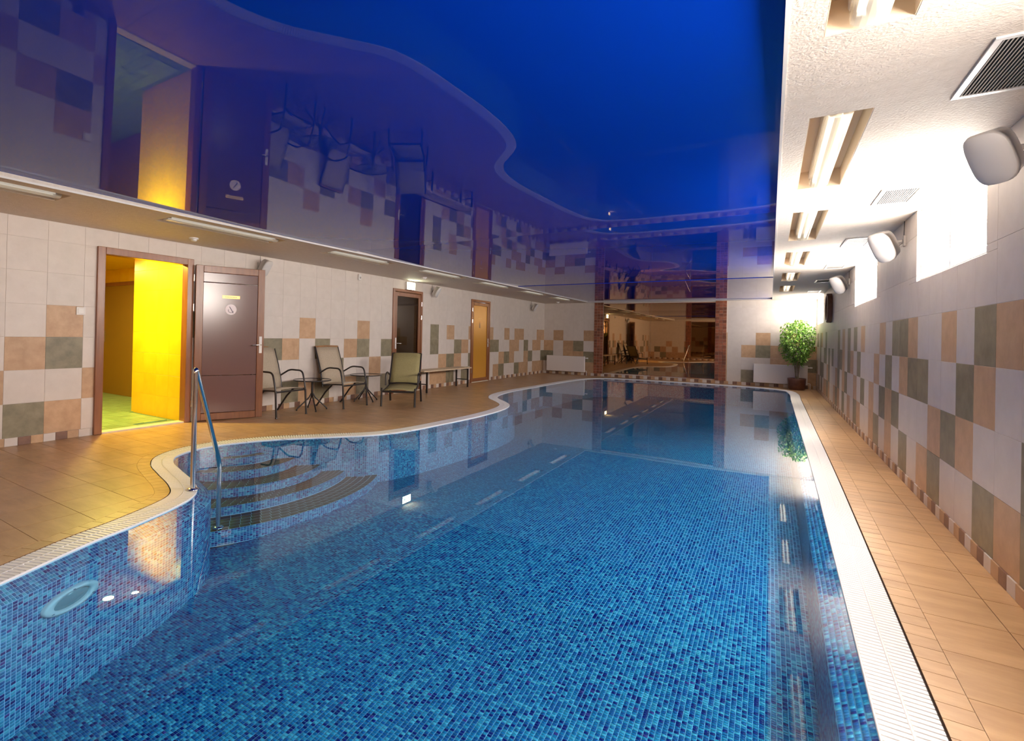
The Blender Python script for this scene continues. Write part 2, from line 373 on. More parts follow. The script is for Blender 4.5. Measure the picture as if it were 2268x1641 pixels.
# sloped edge: 4 rows across
fine = resample(base, PY); fn = normals(fine)
for _ in range(6): fn = (np.roll(fn, 1, 0) + fn * 2 + np.roll(fn, -1, 0)); fn /= np.linalg.norm(fn, axis=1)[:, None]
td = np.roll(fine, -1, 0) - np.roll(fine, 1, 0); td /= np.linalg.norm(td, axis=1)[:, None]
Cs, Us, Vs, Ns = [], [], [], []
for r in range(5):
    q = (r + .5) / 5; c2 = fine - fn * (LW * q)
    Cs.append(z3(c2, -.02 - .055 * q))
    loc = np.roll(c2, -1, 0) - c2; ll = np.linalg.norm(loc, axis=1); ll = np.minimum(ll, PY)
    Us.append(np.c_[td * (ll / 2 - .0013)[:, None], np.zeros(len(fine))]); Vs.append(np.c_[-fn * (LW / 10 - .0017), np.full(len(fine), -.055 / 10)]); 
    nv = np.c_[-fn * .055, np.full(len(fine), LW)]; Ns.append(nv / np.linalg.norm(nv, axis=1)[:, None])
Cs = np.vstack(Cs); quads_mesh('edge_mosaic', Cs, np.vstack(Us), np.vstack(Vs), np.vstack(Ns), basin, Cs[:, 1] < 6, h=.002)
# water
wpoly = off(-.002)[::2]
wo = MB().add([(x, y, WZ) for x, y in wpoly], [tuple(range(len(wpoly)))[::-1]]).build('water', 'water'); wo['kind'] = 'structure'

# pool steps
steps = thing('pool_steps', 'curved underwater steps with dark anti-slip treads and blue mosaic risers', 'steps', kind='structure')
del steps['category']; del steps['label']
poolpoly = [tuple(p) for p in off(-LW - .004)[::3]]
EX, EY = -5.3, 3.66
SP = [(.55, .52, -.12), (.77, .76, -.205), (1.03, 1.08, -.295), (1.24, 1.49, -.385), (1.58, 1.90, -.47)]
for si, (ea, eb, ez) in enumerate(SP):
    nseg = 160; ell = [(EX + ea * math.cos(2 * PI * i / nseg), EY + eb * math.sin(2 * PI * i / nseg)) for i in range(nseg)]
    pp = clip_poly(poolpoly, ell)
    MB().add([(x, y, ez - .001) for x, y in pp], [tuple(range(len(pp)))[::(1 if parea(pp) > 0 else -1)]]).build('tread', 'mosaic_grout', steps)
    ia, ib = (SP[si - 1][0], SP[si - 1][1]) if si else (.05, .05)
    Cs, Us, Vs = [], [], []
    nr = 5
    for r in range(nr):
        q = (r + .5) / nr; a_ = ia + (ea - ia) * q; b_ = ib + (eb - ib) * q; circ = PI * (a_ + b_); nt_ = max(int(circ / .085), 8)
        for i in range(nt_):
            t = 2 * PI * (i + .5 * (r % 2)) / nt_; ct, st = math.cos(t), math.sin(t)
            if ct < -.2: continue
            tv = np.array([-a_ * st, b_ * ct]); sp = np.linalg.norm(tv); 
            rv = np.array([(ea - ia) * ct, (eb - ib) * st]) / nr / 2
            Cs.append((EX + a_ * ct, EY + b_ * st, ez)); Us.append((*(tv * PI / nt_ * (1 - .004 / .085)), 0)); Vs.append((*(rv * .9), 0))
    Cs, Us, Vs = map(np.array, (Cs, Us, Vs)); kk = inpoly(Cs[:, 0], Cs[:, 1], poolpoly); Cs, Us, Vs = Cs[kk], Us[kk], Vs[kk]
    quads_mesh('tread_tiles', Cs, -Us, Vs, np.tile([0, 0, 1.], (len(Cs), 1)), steps, np.ones(len(Cs), bool), m='tread', h=.0022)
    zb = SP[si + 1][2] if si < 4 else -.6
    E = np.array([(EX + ea * math.cos(t), EY + eb * math.sin(t)) for t in np.linspace(PI * .62, -PI * .62, int(PI * (ea + eb) * .62 / PX))])
    kk = inpoly(E[:, 0], E[:, 1], poolpoly); E = E[kk]
    nE = len(E); MB().add([(x, y, ez - .001) for x, y in E] + [(x, y, zb) for x, y in E], [(i, i + 1, nE + i + 1, nE + i) for i in range(nE - 1)], True).build('riser', 'mosaic_grout', steps)
    Eo = E[::-1]; wm = wall_mosaic('riser_mosaic', Eo, ez, zb, steps, closed=False, nearf=lambda C: np.ones(len(C), bool))

# pool underwater lamp in the left pool wall
i0 = int(np.argmin(np.hypot(poolwall[:, 0] + 3.2, poolwall[:, 1] - 1.225))); pc = poolwall[i0]; pn = -nrm[i0]
lamp_s = 1.32
lamp = thing('underwater_lamp', 'round white underwater pool lamp in the blue mosaic wall', 'lamp', (pc[0], pc[1], -.205)); lamp.scale = (lamp_s, lamp_s, .47)
ax = (pn[0], pn[1], 0)
MB().lathe([(.125, 0), (.125, .012), (.118, .02), (.088, .022), (.082, .014), (.082, .004)], 48, axis=ax, cap=False).build('bezel', 'white_metal', lamp)
MB().lathe([(.082, .006), (.06, .011), (.03, .013), (.001, .0135)], 48, axis=ax, cap=False).build('lens', 'lens_glass', lamp)
for k in range(3):
    t = PI / 2 + k * 2 * PI / 3; side = Vector((0, 0, 1)).cross(Vector(ax)); c0 = side * math.cos(t) * .104 + Vector((0, 0, 1)) * math.sin(t) * .104 + Vector(ax) * .02
    MB().lathe([(.006, 0), (.006, .004), (.003, .005)], 10, origin=c0, axis=ax).build('screw', 'chrome', lamp)

# ---------------------------------------------------------------- overflow grate
def by_distance(n, pos):
    d = np.hypot(pos[:, 0], pos[:, 1]); o = np.argsort(d); return o[:n], o[n:]
grate = thing('overflow_grate', 'white slatted overflow grate running round the pool edge', 'grate')
strip('gutter_channel', [z3(off(.0), -.004), z3(off(.0), -.05), z3(off(GW), -.05), z3(off(GW), -.004)], 'gutter', grate)
strip('edge_rail', [z3(off(-.002), -.03), z3(off(-.002), -.001), z3(off(.004), -.001), z3(off(.004), -.03)], 'grate', grate)
strip('spine', [z3(off(GW / 2 - .005), -.02), z3(off(GW / 2 - .005), .0004), z3(off(GW / 2 + .005), .0004), z3(off(GW / 2 + .005), -.02)], 'grate', grate)
SPITCH = .028
sb = resample(base, SPITCH); sn = normals(sb)
for _ in range(8): sn = (np.roll(sn, 1, 0) + sn * 2 + np.roll(sn, -1, 0)); sn /= np.linalg.norm(sn, axis=1)[:, None]
slat_me = MB().bbox(-.0108, .0108, .004, GW - .004, -.014, 0, .0018).mesh('slat', 'grate')
near_i, far_i = by_distance(300, sb)
def ang(nv): return math.atan2(-nv[0], nv[1])
for i in near_i:
    o = link('slat', slat_me, grate, loc=(sb[i][0], sb[i][1], 0)); o.rotation_euler = (0, 0, ang(sn[i]))
fb = MB()
for i in far_i:
    t = np.array([sn[i][1], -sn[i][0]]); c0 = sb[i] + sn[i] * .004; c1 = sb[i] + sn[i] * (GW - .004); hh = t * .0108
    P = [c0 - hh, c0 + hh, c1 + hh, c1 - hh]
    fb.add([(p[0], p[1], -.012) for p in P] + [(p[0], p[1], 0) for p in P], [(4, 5, 6, 7), (0, 1, 5, 4), (1, 2, 6, 5), (2, 3, 7, 6), (3, 0, 4, 7)])
fb.build('slats', 'grate', grate, kind='stuff')

# ---------------------------------------------------------------- floor deck
outer = off(GW + .003); bord = off(GW + .003 + BW)
floor = MB()
# floor slab with pool hole: quads between the border curve and a room rectangle, split by nearest edge projection
def slab(P, z):
    vs = []; fs = []
    def proj_rect(p):
        cx, cyy = -2.3, 8; d = p - np.array([cx, cyy]); s = 1e9
        if d[0] > 1e-9: s = min(s, (XR + .02 - cx) / d[0])
        if d[0] < -1e-9: s = min(s, (XL - .02 - cx) / d[0])
        if d[1] > 1e-9: s = min(s, (YB + .02 - cyy) / d[1])
        if d[1] < -1e-9: s = min(s, (YR_ - .02 - cyy) / d[1])
        return np.array([cx, cyy]) + d * s
    return P
room = [(XL, YR_), (XR, YR_), (XR, YB), (XL, YB)]
hole = [tuple(p) for p in outer[::3]]
if parea(hole) > 0: hole = hole[::-1]
# bridge the hole to the outer rectangle
hi = max(range(len(hole)), key=lambda i: hole[i][0]); hp = hole[hi]
ring = hole[hi:] + hole[:hi] + [hp]
poly = [(XL - .02, YR_ - .02), (XR + .02, YR_ - .02), (XR + .02, hp[1])] + ring + [(XR + .02, hp[1] + 1e-4), (XR + .02, YB + .02), (XL - .02, YB + .02)]
import bmesh
def ngon(name, poly, z, m, parent=None, flip=False):
    bm = bmesh.new(); vv = [bm.verts.new((x, y, z)) for x, y in poly]; f = bm.faces.new(vv); bmesh.ops.triangulate(bm, faces=[f], ngon_method='EAR_CLIP')
    bmesh.ops.recalc_face_normals(bm, faces=bm.faces)
    for f in bm.faces:
        if (f.normal.z < 0) != flip: f.normal_flip()
    me = bpy.data.meshes.new(name); bm.to_mesh(me); bm.free(); me.materials.append(M[m]); return link(name, me, parent)
from mathutils.geometry import tessellate_polygon
rect_ = [Vector((XL - .02, YR_ - .02, 0)), Vector((XR + .02, YR_ - .02, 0)), Vector((XR + .02, YB + .02, 0)), Vector((XL - .02, YB + .02, 0))]
hole_ = [Vector((p[0], p[1], 0)) for p in hole]
tri = tessellate_polygon([rect_, hole_]); allp = rect_ + hole_
def _ccw(t):
    a, b_, c = [allp[i] for i in t]; return t if (b_ - a).cross(c - a).z > 0 else t[::-1]
floor = MB().add([(p.x, p.y, -.004) for p in allp], [_ccw(tuple(t)) for t in tri]).build('floor', 'floor_grout'); floor['kind'] = 'structure'
strip('deck_edge', [z3(outer, 0), z3(outer, -.03)], 'floor_grout', floor)
def prism(poly, z0, z1, bev=.0015):
    # polygon top with small inset chamfer and sides
    c = np.mean(poly, 0); n = len(poly)
    return MB().add([(x, y, z0) for x, y in poly] + [(x, y, z1) for x, y in poly], [tuple(range(n, 2 * n))] + [(i, (i + 1) % n, n + (i + 1) % n, n + i) for i in range(n)])
# border tiles
bb = resample(base, .1); bn = normals(bb); npb = len(bb)
oi_ = [int(np.argmin(np.hypot(base[:, 0] - p[0], base[:, 1] - p[1]))) for p in bb]
def border_poly(i):
    a = oi_[i]; c = oi_[(i + 1) % npb]; c = c if c > a else c + NB
    ks = [q % NB for q in (a, (a + c) // 2, c)]
    P = [outer[q] for q in ks] + [bord[q] for q in ks[::-1]]
    ce = np.mean(P, 0); P = [ce + (p - ce) * .965 for p in P]
    if parea(P) < 0: P = P[::-1]
    return P
near_i, far_i = by_distance(300, bb)
for i in near_i: prism(border_poly(i), -.004, .0).build('border_tile', 'border_tile', floor)
fb = MB()
for i in far_i: pz = prism(border_poly(i), -.004, 0); fb.add(pz.v, pz.f)
fb.build('border_tiles', 'border_tile', floor, kind='stuff')
# big tiles clipped against the border curve
FT = .34
bpoly = [tuple(p) for p in bord[::2]]
if parea(bpoly) > 0: bpoly = bpoly[::-1]
hi = max(range(len(bpoly)), key=lambda i: bpoly[i][0]); hp = bpoly[hi]; ring = bpoly[hi:] + bpoly[:hi] + [hp]
deckL = [(XL, YR_), (XR, YR_), (XR, hp[1])] + ring + [(XR, hp[1] + 1e-4), (XR, YB), (XL, YB)]
cells = []
ygL = [1.23 + FT * i for i in range(-8, 46)]; ygR = [2.53 + FT * i for i in range(-12, 42)]
for x0, x1, yg in [(XL + FT * i, XL + FT * (i + 1), ygL) for i in range(0, 19)]:
    if x1 > -.2: continue
    for y in yg: cells.append((x0, x1, y, y + FT))
lastx = max(c[1] for c in cells)
for x0, x1 in ((lastx, .2), (.2, .565), (.565, .905), (.905, XR)):
    for y in ygR: cells.append((x0, x1, y, y + FT))
tiles = []
for x0, x1, y0, y1 in cells:
    g = .0018; y0, y1 = max(y0, YR_), min(y1, YB)
    if y1 - y0 < .02: continue
    cl = [(x0 + g, y0 + g), (x1 - g, y0 + g), (x1 - g, y1 - g), (x0 + g, y1 - g)]
    cc = [((x0 + x1) / 2, (y0 + y1) / 2)] + cl + [((x0 + x1) / 2, y0), ((x0 + x1) / 2, y1), (x0, (y0 + y1) / 2), (x1, (y0 + y1) / 2)]
    ins = inpoly([c[0] for c in cc], [c[1] for c in cc], bpoly)
    if ins.all(): continue
    if not ins.any(): P = cl
    else:
        P = clip_poly(deckL, cl)
        if len(P) < 3 or abs(parea(P)) < 2e-4: continue
        if parea(P) < 0: P = P[::-1]
    tiles.append(P)
cen = np.array([np.mean(p, 0) for p in tiles]); vis = cen[:, 1] > .5
score = np.hypot(cen[:, 0], cen[:, 1]) + np.where(vis, 0, 50); order = np.argsort(score)
ftm = {}
for i in order[:300]: prism(tiles[i], -.004, 0).build('tile', 'floor_tile', floor)
fb = MB()
for i in order[300:]: pz = prism(tiles[i], -.004, 0); fb.add(pz.v, pz.f)
fb.build('deck_tiles', 'floor_tile', floor, kind='stuff')

# ---------------------------------------------------------------- walls
CODE = {'w': 'white_tile', 't': 'tan_tile', 'g': 'green_tile', 'b': 'brown_tile'}
DOORS = [(2.80, 3.90, 0, 2.17), (8.27, 9.26, 0, 2.17), (11.53, 12.52, 0, 2.17)]
WINS = [(.45, 2.05, 1.79, 2.4), (4.12, 5.77, 1.79, 2.4), (7.70, 9.50, 1.79, 2.4), (14.75, 16.5, 1.72, 2.4)]  # first window is out of view, added beside the camera as fill light
def tile_mesh(name, m, rects, plane, g=.0009, th=.0035):
    """rects in (s,z) coordinates; plane: 'L','R','B','F' """
    mb = MB()
    for (s0, s1, z0, z1) in rects:
        if s1 - s0 < .006 or z1 - z0 < .006: continue
        a = [(s0 + g, z0 + g), (s1 - g, z0 + g), (s1 - g, z1 - g), (s0 + g, z1 - g)]; c = .0012
        t = [(s0 + g + c, z0 + g + c), (s1 - g - c, z0 + g + c), (s1 - g - c, z1 - g - c), (s0 + g + c, z1 - g - c)]
        P = []
        for q, d in ((a, 0), (a, th - c), (t, th)):
            for s, z in q:
                P.append({'L': (d, s, z), 'R': (-d, s, z), 'B': (s, -d, z), 'F': (s, d, z)}[plane])
        fs = [(8, 9, 10, 11)] + [(k * 4 + i, k * 4 + (i + 1) % 4, k * 4 + 4 + (i + 1) % 4, k * 4 + 4 + i) for k in (0, 1) for i in range(4)]
        if plane in 'RF': fs = [f[::-1] for f in fs]
        mb.add(P, fs)
    return mb
def flip_fix(pl): return pl in 'RF'
def wall(name, plane, face, s_start, s_end, ncols, s0, pattern, holes, limit=300, rows=7):
    """base slab + tiles; pattern(col,row)->letter"""
    th = .12
    rects = [(s_start - (th if plane in 'BF' else 0), s_end + (th if plane in 'BF' else 0), -.05, HC + .2)]
    for h in holes: rects = rminus(rects, (h[0], h[1], h[2], h[3] if h[3] < HC - .01 else 3.0))
    mb = MB()
    for (a, b_, z0, z1) in rects:
        if plane == 'L': mb.box(face - th, face, a, b_, z0, z1)
        if plane == 'R': mb.box(face, face + th, a, b_, z0, z1)
        if plane == 'B': mb.box(a, b_, face, face + th, z0, z1)
        if plane == 'F': mb.box(a, b_, face - th, face, z0, z1)
    wo = mb.build(name, 'grout'); wo['kind'] = 'structure'
    shared = {}; items = []
    for c in range(ncols[0], ncols[1]):
        a, b_ = s0 + c * T, s0 + (c + 1) * T
        for r in range(rows):
            z0, z1 = SK + r * T, min(SK + (r + 1) * T, HC)
            A, B = max(a, s_start), min(b_, s_end)
            if B - A < .02: continue
            rr = [(A, B, z0, z1)]
            for h in holes: rr = rminus(rr, h)
            rr = [q for q in rr if q[1] - q[0] > .01 and q[3] - q[2] > .01]
            if not rr: continue
            items.append((c, r, a, z0, rr, CODE[pattern(c, r)], (A + B) / 2))
    items.sort(key=lambda q: abs(q[6] - (3 if plane in 'LR' else 0)) + (30 if (plane in 'LR' and q[6] < .3) else 0))
    rest = {}
    for n_, (c, r, a, z0, rr, m, sc_) in enumerate(items):
        base_ = {'L': (face, 0, 0), 'R': (face, 0, 0), 'B': (0, face, 0), 'F': (0, face, 0)}[plane]
        if n_ >= limit: rest.setdefault(m, []).extend(rr); continue
        full = len(rr) == 1 and abs(rr[0][1] - rr[0][0] - T) < 1e-6 and abs(rr[0][3] - rr[0][2] - T) < 1e-6
        if full:
            key = m
            if key not in shared: shared[key] = tile_mesh('tile', m, [(0, T, 0, T)], plane).mesh('tile', m)
            lo = {'L': (face, a, z0), 'R': (face, a, z0), 'B': (a, face, z0), 'F': (a, face, z0)}[plane]
            link('tile', shared[key], wo, loc=lo)
        else:
            link('tile', tile_mesh('tile', m, rr, plane).mesh('tile', m), wo, loc=base_)
    for m, rr in rest.items():
        base_ = {'L': (face, 0, 0), 'R': (face, 0, 0), 'B': (0, face, 0), 'F': (0, face, 0)}[plane]
        link('wall_tiles', tile_mesh('wall_tiles', m, rr, plane).mesh('wall_tiles', m), wo, loc=base_, kind='stuff')
    return wo
def cyc(s): return {i: ch for i, ch in s}
def pat(tbl, seed, dens=(.5, .5, .5, .3)):
    R = random.Random(seed); cache = {}
    def f(c, r):
        if (c, r) in tbl: return tbl[(c, r)]
        if r > 3: return 'w'
        if (c, r) not in cache: cache[(c, r)] = R.choice('tg' if r else 'tgt') if R.random() < dens[r] else 'w'
        return cache[(c, r)]
    return f
def rowtbl(r, start, s): return {(start + i, r): ch for i, ch in enumerate(s) if ch != '.'}
LT = {}
LT.update(rowtbl(3, -1, 'wwtw')); LT.update(rowtbl(2, -1, 'wtgw')); LT.update(rowtbl(1, -1, 'twwt')); LT.update(rowtbl(0, -1, 'wgtw'))
LT.update(rowtbl(3, 9, 'wwtwwwtww')); LT.update(rowtbl(2, 9, 'gtwgwtgwg')); LT.update(rowtbl(1, 9, 'wwwwgwwtw')); LT.update(rowtbl(0, 9, 'wgtgwtgwg'))
LT.update(rowtbl(3, 21, 'wgwtwwt')); LT.update(rowtbl(2, 21, 'wgwwgtw')); LT.update(rowtbl(1, 21, 'wwtgtwg')); LT.update(rowtbl(0, 21, 'wttgwgw'))
LT.update(rowtbl(3, 30, 'twwtwttwwwtt')); LT.update(rowtbl(2, 30, 'ggwwttwgwttw')); LT.update(rowtbl(1, 30, 'wwtgtwwtgwwg')); LT.update(rowtbl(0, 30, 'wtgwwgttwttt'))
RT = {}
RT.update(rowtbl(3, 0, 'tgwtwwtggwtwwwtwgwgwtwgw')); RT.update(rowtbl(2, 0, 'wtgwwggtwgwtwwwgwtgwtggw')); RT.update(rowtbl(1, 0, 'wwtgtwwwgtgwtwgwtwwgtwgt')); RT.update(rowtbl(0, 0, 'tgwwgtwgwtwgtwwtgwtwgwtg'))
BT = {}
BT.update(rowtbl(3, 0, 'wtwwt')); BT.update(rowtbl(2, 0, 'twtgw')); BT.update(rowtbl(1, 0, 'gwttg')); BT.update(rowtbl(0, 0, 'wwgtt'))
BT.update(rowtbl(3, 16, 'wwtwtwg')); BT.update(rowtbl(2, 16, 'wtgtwtw')); BT.update(rowtbl(1, 16, 'wwwttgt')); BT.update(rowtbl(0, 16, 'wgtwgtw'))
wall('wall_left', 'L', XL, YR_, YB, (-10, 43), 1.9473, pat(LT, 3), [(a, b_, -1, d) for a, b_, c, d in DOORS])
wall('wall_right', 'R', XR, YR_, YB, (-15, 39), 3.597, pat(RT, 5), WINS)
MX0, MX1, CX = -4.597, -1.36, .295
wall('wall_back', 'B', YB, XL, XR, (0, 23), -6.2967 - T, pat(BT, 8), [])
wall('wall_rear', 'F', YR_, XL, XR, (0, 23), -6.2967 - T, pat({}, 11), [])
# skirting tiles
def skirting(name, plane, face, a, b_, holes):
    root = thing(name, None, None, kind='structure'); pitch = .1105
    shared = {}; seq = ['white_tile', 'brown_tile', 'tan_tile']; i = 0; s = a
    while s < b_ - .01:
        e_ = min(s + pitch, b_); m = seq[i % 3]; i += 1
        if not any(h[0] < (s + e_) / 2 < h[1] for h in holes):
            if e_ - s > pitch - 1e-6:
                if m not in shared: shared[m] = tile_mesh('tile', m, [(0, pitch, 0, SK)], plane, th=.009).mesh('tile', m)
                link('tile', shared[m], root, loc={'L': (face, s, 0), 'R': (face, s, 0), 'B': (s, face, 0), 'F': (s, face, 0)}[plane])
            else: link('tile', tile_mesh('tile', m, [(0, e_ - s, 0, SK)], plane, th=.009).mesh('tile', m), root, loc={'L': (face, s, 0), 'R': (face, s, 0), 'B': (s, face, 0), 'F': (s, face, 0)}[plane])
        s = e_
skirting('baseboard_left', 'L', XL + .001, YR_, YB, [(2.77, 3.95), (8.23, 9.3), (11.49, 12.56)])
skirting('baseboard_right', 'R', XR - .001, YR_, YB, [])
skirting('baseboard_back', 'B', YB - .001, XL, XR, [])
skirting('baseboard_rear', 'F', YR_ + .001, XL, XR, [])

# brick-tile pilasters and bronze mirror panes on the back and the rear wall
def pilaster(name, xc0, y, sgn):
    w_ = .29; root = MB().box(xc0, xc0 + w_, y, y + sgn * .022, SK, HC).build(name, 'brick_grout'); root['kind'] = 'structure'
    p = w_ / 3; nz = int((HC - SK) / .0925); me = MB().bbox(.003, p - .003, -.004, .004, .003, .0895, .002).mesh('tile', 'brick_red')
    for k in range(nz + 1):
        for i in range(3):
            z = SK + k * .0925
            if z + .0925 > HC + .001: continue
            link('tile', me, root, loc=(xc0 + i * p, y + sgn * .024, z))
pilaster('column', MX0 - CX, YB - .007, -1); pilaster('column', MX1, YB - .007, -1)
pilaster('column', -4.45, YR_ + .007, 1); pilaster('column', -1.4, YR_ + .007, 1)
def mirror(x0, x1, y, sgn, z0, z1, seams, label):
    r = thing('wall_mirror', label, 'mirror', (0, 0, 0))
    xs = [x0] + seams + [x1]
    for a, b_ in zip(xs[:-1], xs[1:]):
        MB().box(a + .002, b_ - .002, y, y + sgn * .006, z0, z1).build('pane', 'mirror', r)
    fr = MB().box(x0, x1, y, y + sgn * .012, z1, z1 + .02).box(x0, x1, y, y + sgn * .012, z0 - .012, z0); fr.build('frame', 'dark_wood', r)
mirror(MX0, MX1, YB - .008, -1, .13, 2.345, [-3.14], 'large bronze-tinted wall mirror between the two brick-tiled columns')
mirror(-4.155, -1.4, YR_ + .008, 1, .13, 2.345, [-2.8], 'bronze-tinted mirror on the rear wall, seen only in the far mirror')

# windows
for i, (a, b_, z0, z1) in enumerate(WINS):
    wn = thing('window_%d' % (i + 1), None, None, kind='structure', loc=(XR + .035, (a + b_) / 2, z0))  # the first one is an added window that brightens the left wall
    h = (b_ - a) / 2; hz = z1 - z0
    MB().box(-.03, .08, -h, h, -.012, .004).build('window_sill', 'white_plastic', wn)
    f = MB(); f.box(-.012, .02, -h, -h + .018, .005, hz).box(-.012, .02, h - .018, h, .005, hz).box(-.012, .02, -h, h, .005, .022); f.box(-.012, .02, -.012, .012, .022, hz)
    f.build('window_frame', 'white_plastic', wn)
    for s in (-1, 1): MB().box(-.004, .004, min(s * .012, s * (h - .018)), max(s * .012, s * (h - .018)), .022, hz).build('pane', 'daylight%d' % i, wn)

# ---------------------------------------------------------------- ceiling
LIGHT_L = [(.48, 1.96), (2.84, 4.30), (5.16, 6.52), (7.42, 8.80), (9.62, 11.0), (11.85, 13.25), (14.05, 15.45)]
LIGHT_R = [(.88, 2.34), (3.16, 4.60), (5.42, 6.92), (7.80, 9.22), (10.12, 11.45), (12.44, 13.85)]
LXL = (-5.54, -5.20); LXR = (.152, .412)
VENTS = [(.69, 1.0, 2.65, 3.22), (.685, .93, 4.88, 5.40), (.685, .93, 7.0, 7.6), (.685, .93, 9.2, 9.75), (.69, .93, 11.38, 11.9), (.69, .93, 13.7, 14.2)]
rects = [(XL - .1, XR + .1, YR_ - .1, YB + .1)]
rects = rminus(rects, (XS, XT, YS0, YS1))
for a, b_ in LIGHT_L: rects = rminus(rects, (LXL[0], LXL[1], a, b_))
for a, b_ in LIGHT_R: rects = rminus(rects, (LXR[0], LXR[1], a, b_))
mb = MB()
for r in rects: mb.box(r[0], r[1], r[2], r[3], HC, HC + .16)
so = mb.build('ceiling_surround', 'plaster'); so['kind'] = 'structure'
MB().box(XL - .2, XR + .3, YR_ - .2, YB + .2, HC + .3, HC + .36).build('ceiling_slab', 'plaster', so)
# blue stretch foil, three tensioned panels that bow slightly
yy = np.linspace(YS0, YS1, 260)
sl = np.zeros_like(yy)
K = .6
for i, y in enumerate(yy):
    if y < 3.2: s = -.022 + (y + .9) / 4.1 * .005
    elif y < 5.40: s = -.017 + (y - 3.2) / 2.2 * .025
    elif y < 10.95: s = -.032 + (y - 5.4) / 5.55 * .062
    else: s = -.012 + (y - 10.95) / 5.4 * .026
    sl[i] = s * K
zz = HC + .012 + np.cumsum(sl) * (yy[1] - yy[0])
zc = zz - zz.min() + HC + .005
for lo_, hi_ in ((-9, 5.4), (5.4, 10.95), (10.95, 99)):
    k_ = (yy >= lo_) & (yy < hi_); zz[k_] += HC + .005 - zz[k_].min()
zz = .5 * zz + .5 * zc
foil = thing('ceiling', None, None, kind='structure')
for lo_, hi_ in ((-9, 5.4), (5.4, 10.95), (10.95, 99)):
    ks = [i for i in range(len(yy)) if lo_ <= yy[i] < hi_]; ya = [yy[i] for i in ks]; za = [zz[i] for i in ks]
    if hi_ < 90: ya.append(hi_); za.append(za[-1])
    if lo_ > -9: ya.insert(0, lo_); za.insert(0, za[0])
    vs = []; fs = []
    for i, (y, z) in enumerate(zip(ya, za)):
        vs += [(XS - .01, y, z), (XT + .01, y, z)]
        if i: fs.append((2 * i - 2, 2 * i, 2 * i + 1, 2 * i - 1))
    MB().add(vs, fs, True).build('foil_panel', 'foil', foil)
for y in (5.40, 10.95):
    MB().box(XS, XT, y - .0005, y, float(zz[yy < y][-1]) - .0005, float(zz[yy >= y][0]) + .0005).build('seam', 'foil', foil)
MB().box(XS - .004, XS + .010, YS0, YS1, HC - .004, HC + .012).box(XT - .010, XT + .004, YS0, YS1, HC - .004, HC + .012).box(XS, XT, YS1 - .01, YS1 + .004, HC - .004, HC + .012).box(XS, XT, YS0 - .004, YS0 + .01, HC - .004, HC + .012).build('edge_trim', 'white_plastic', foil)

# recessed fluorescent fixtures
def fixture(x0, x1, a, b_, label, group, lit, wd):
    xc = (x0 + x1) / 2; L_ = b_ - a
    r = thing('fluorescent_fixture', label, 'light', (xc, (a + b_) / 2, HC), 0, group)
    hx = (x1 - x0) / 2; hy = L_ / 2
    q = MB(); q.box(-hx + .001, hx - .001, -hy + .001, hy - .001, .125, .13)
    q.box(-hx + .0008, -hx + .004, -hy + .001, hy - .001, .001, .125).box(hx - .004, hx - .0008, -hy + .001, hy - .001, .001, .125).box(-hx + .001, hx - .001, -hy + .0008, -hy + .004, .001, .125).box(-hx + .001, hx - .001, hy - .004, hy - .0008, .001, .125)
    q.build('recess_box', 'recess', r)
    # body tray
    MB().bbox(-wd, wd, -hy + .02, hy - .02, .055, .115, .012).build('body', 'grey_plastic', r)
    # diffuser: rounded trough, clear, with end caps
    n_ = 9; prof = [(-wd + .004, .058)] + [(-(wd - .004) * math.cos(PI * j / n_) , .03 - .040 * math.sin(PI * j / n_) ** .6) for j in range(0, n_ + 1)] + [(wd - .004, .058)]
    vs = [(x, y, z) for y in (-hy + .03, hy - .03) for x, z in prof]; m_ = len(prof)
    fs = [(i, i + 1, m_ + i + 1, m_ + i) for i in range(m_ - 1)] + [tuple(range(m_))[::-1], tuple(range(m_, 2 * m_))]
    MB().add(vs, fs).build('diffuser', 'diffuser', r)
    for s in (-1, 1):
        MB().tube([(s * wd * .45, -hy + .07, .032), (s * wd * .45, hy - .07, .032)], .013, 10).build('tube', lit, r)
        for e_ in (-1, 1): MB().bbox(s * wd * .45 - .014, s * wd * .45 + .014, e_ * (hy - .062) - .008, e_ * (hy - .062) + .008, .012, .056, .003).build('lamp_holder', 'white_plastic', r)
    return r
ordn = ['nearest', 'second', 'third', 'fourth', 'fifth', 'sixth', 'seventh']
for i, (a, b_) in enumerate(LIGHT_L):
    fixture(LXL[0], LXL[1], a, b_, 'recessed twin-tube strip light in the left ceiling strip, %s from the camera' % ordn[i], 'strip lights in the left ceiling strip', 'tube', .06)
for i, (a, b_) in enumerate(LIGHT_R):
    fixture(LXR[0], LXR[1], a, b_, 'recessed strip light with clear cover in the right ceiling strip, %s from the camera' % ordn[i], 'strip lights in the right ceiling strip', 'tube_on', .062)
    area_light('strip_fill', (.282, (a + b_) / 2, HC - .012), .11, 3.0, (1, .86, .66), shape='RECTANGLE', size_y=b_ - a - .12, spread=math.radians(62))  # added area light below each cover, narrowed to brighten the right deck
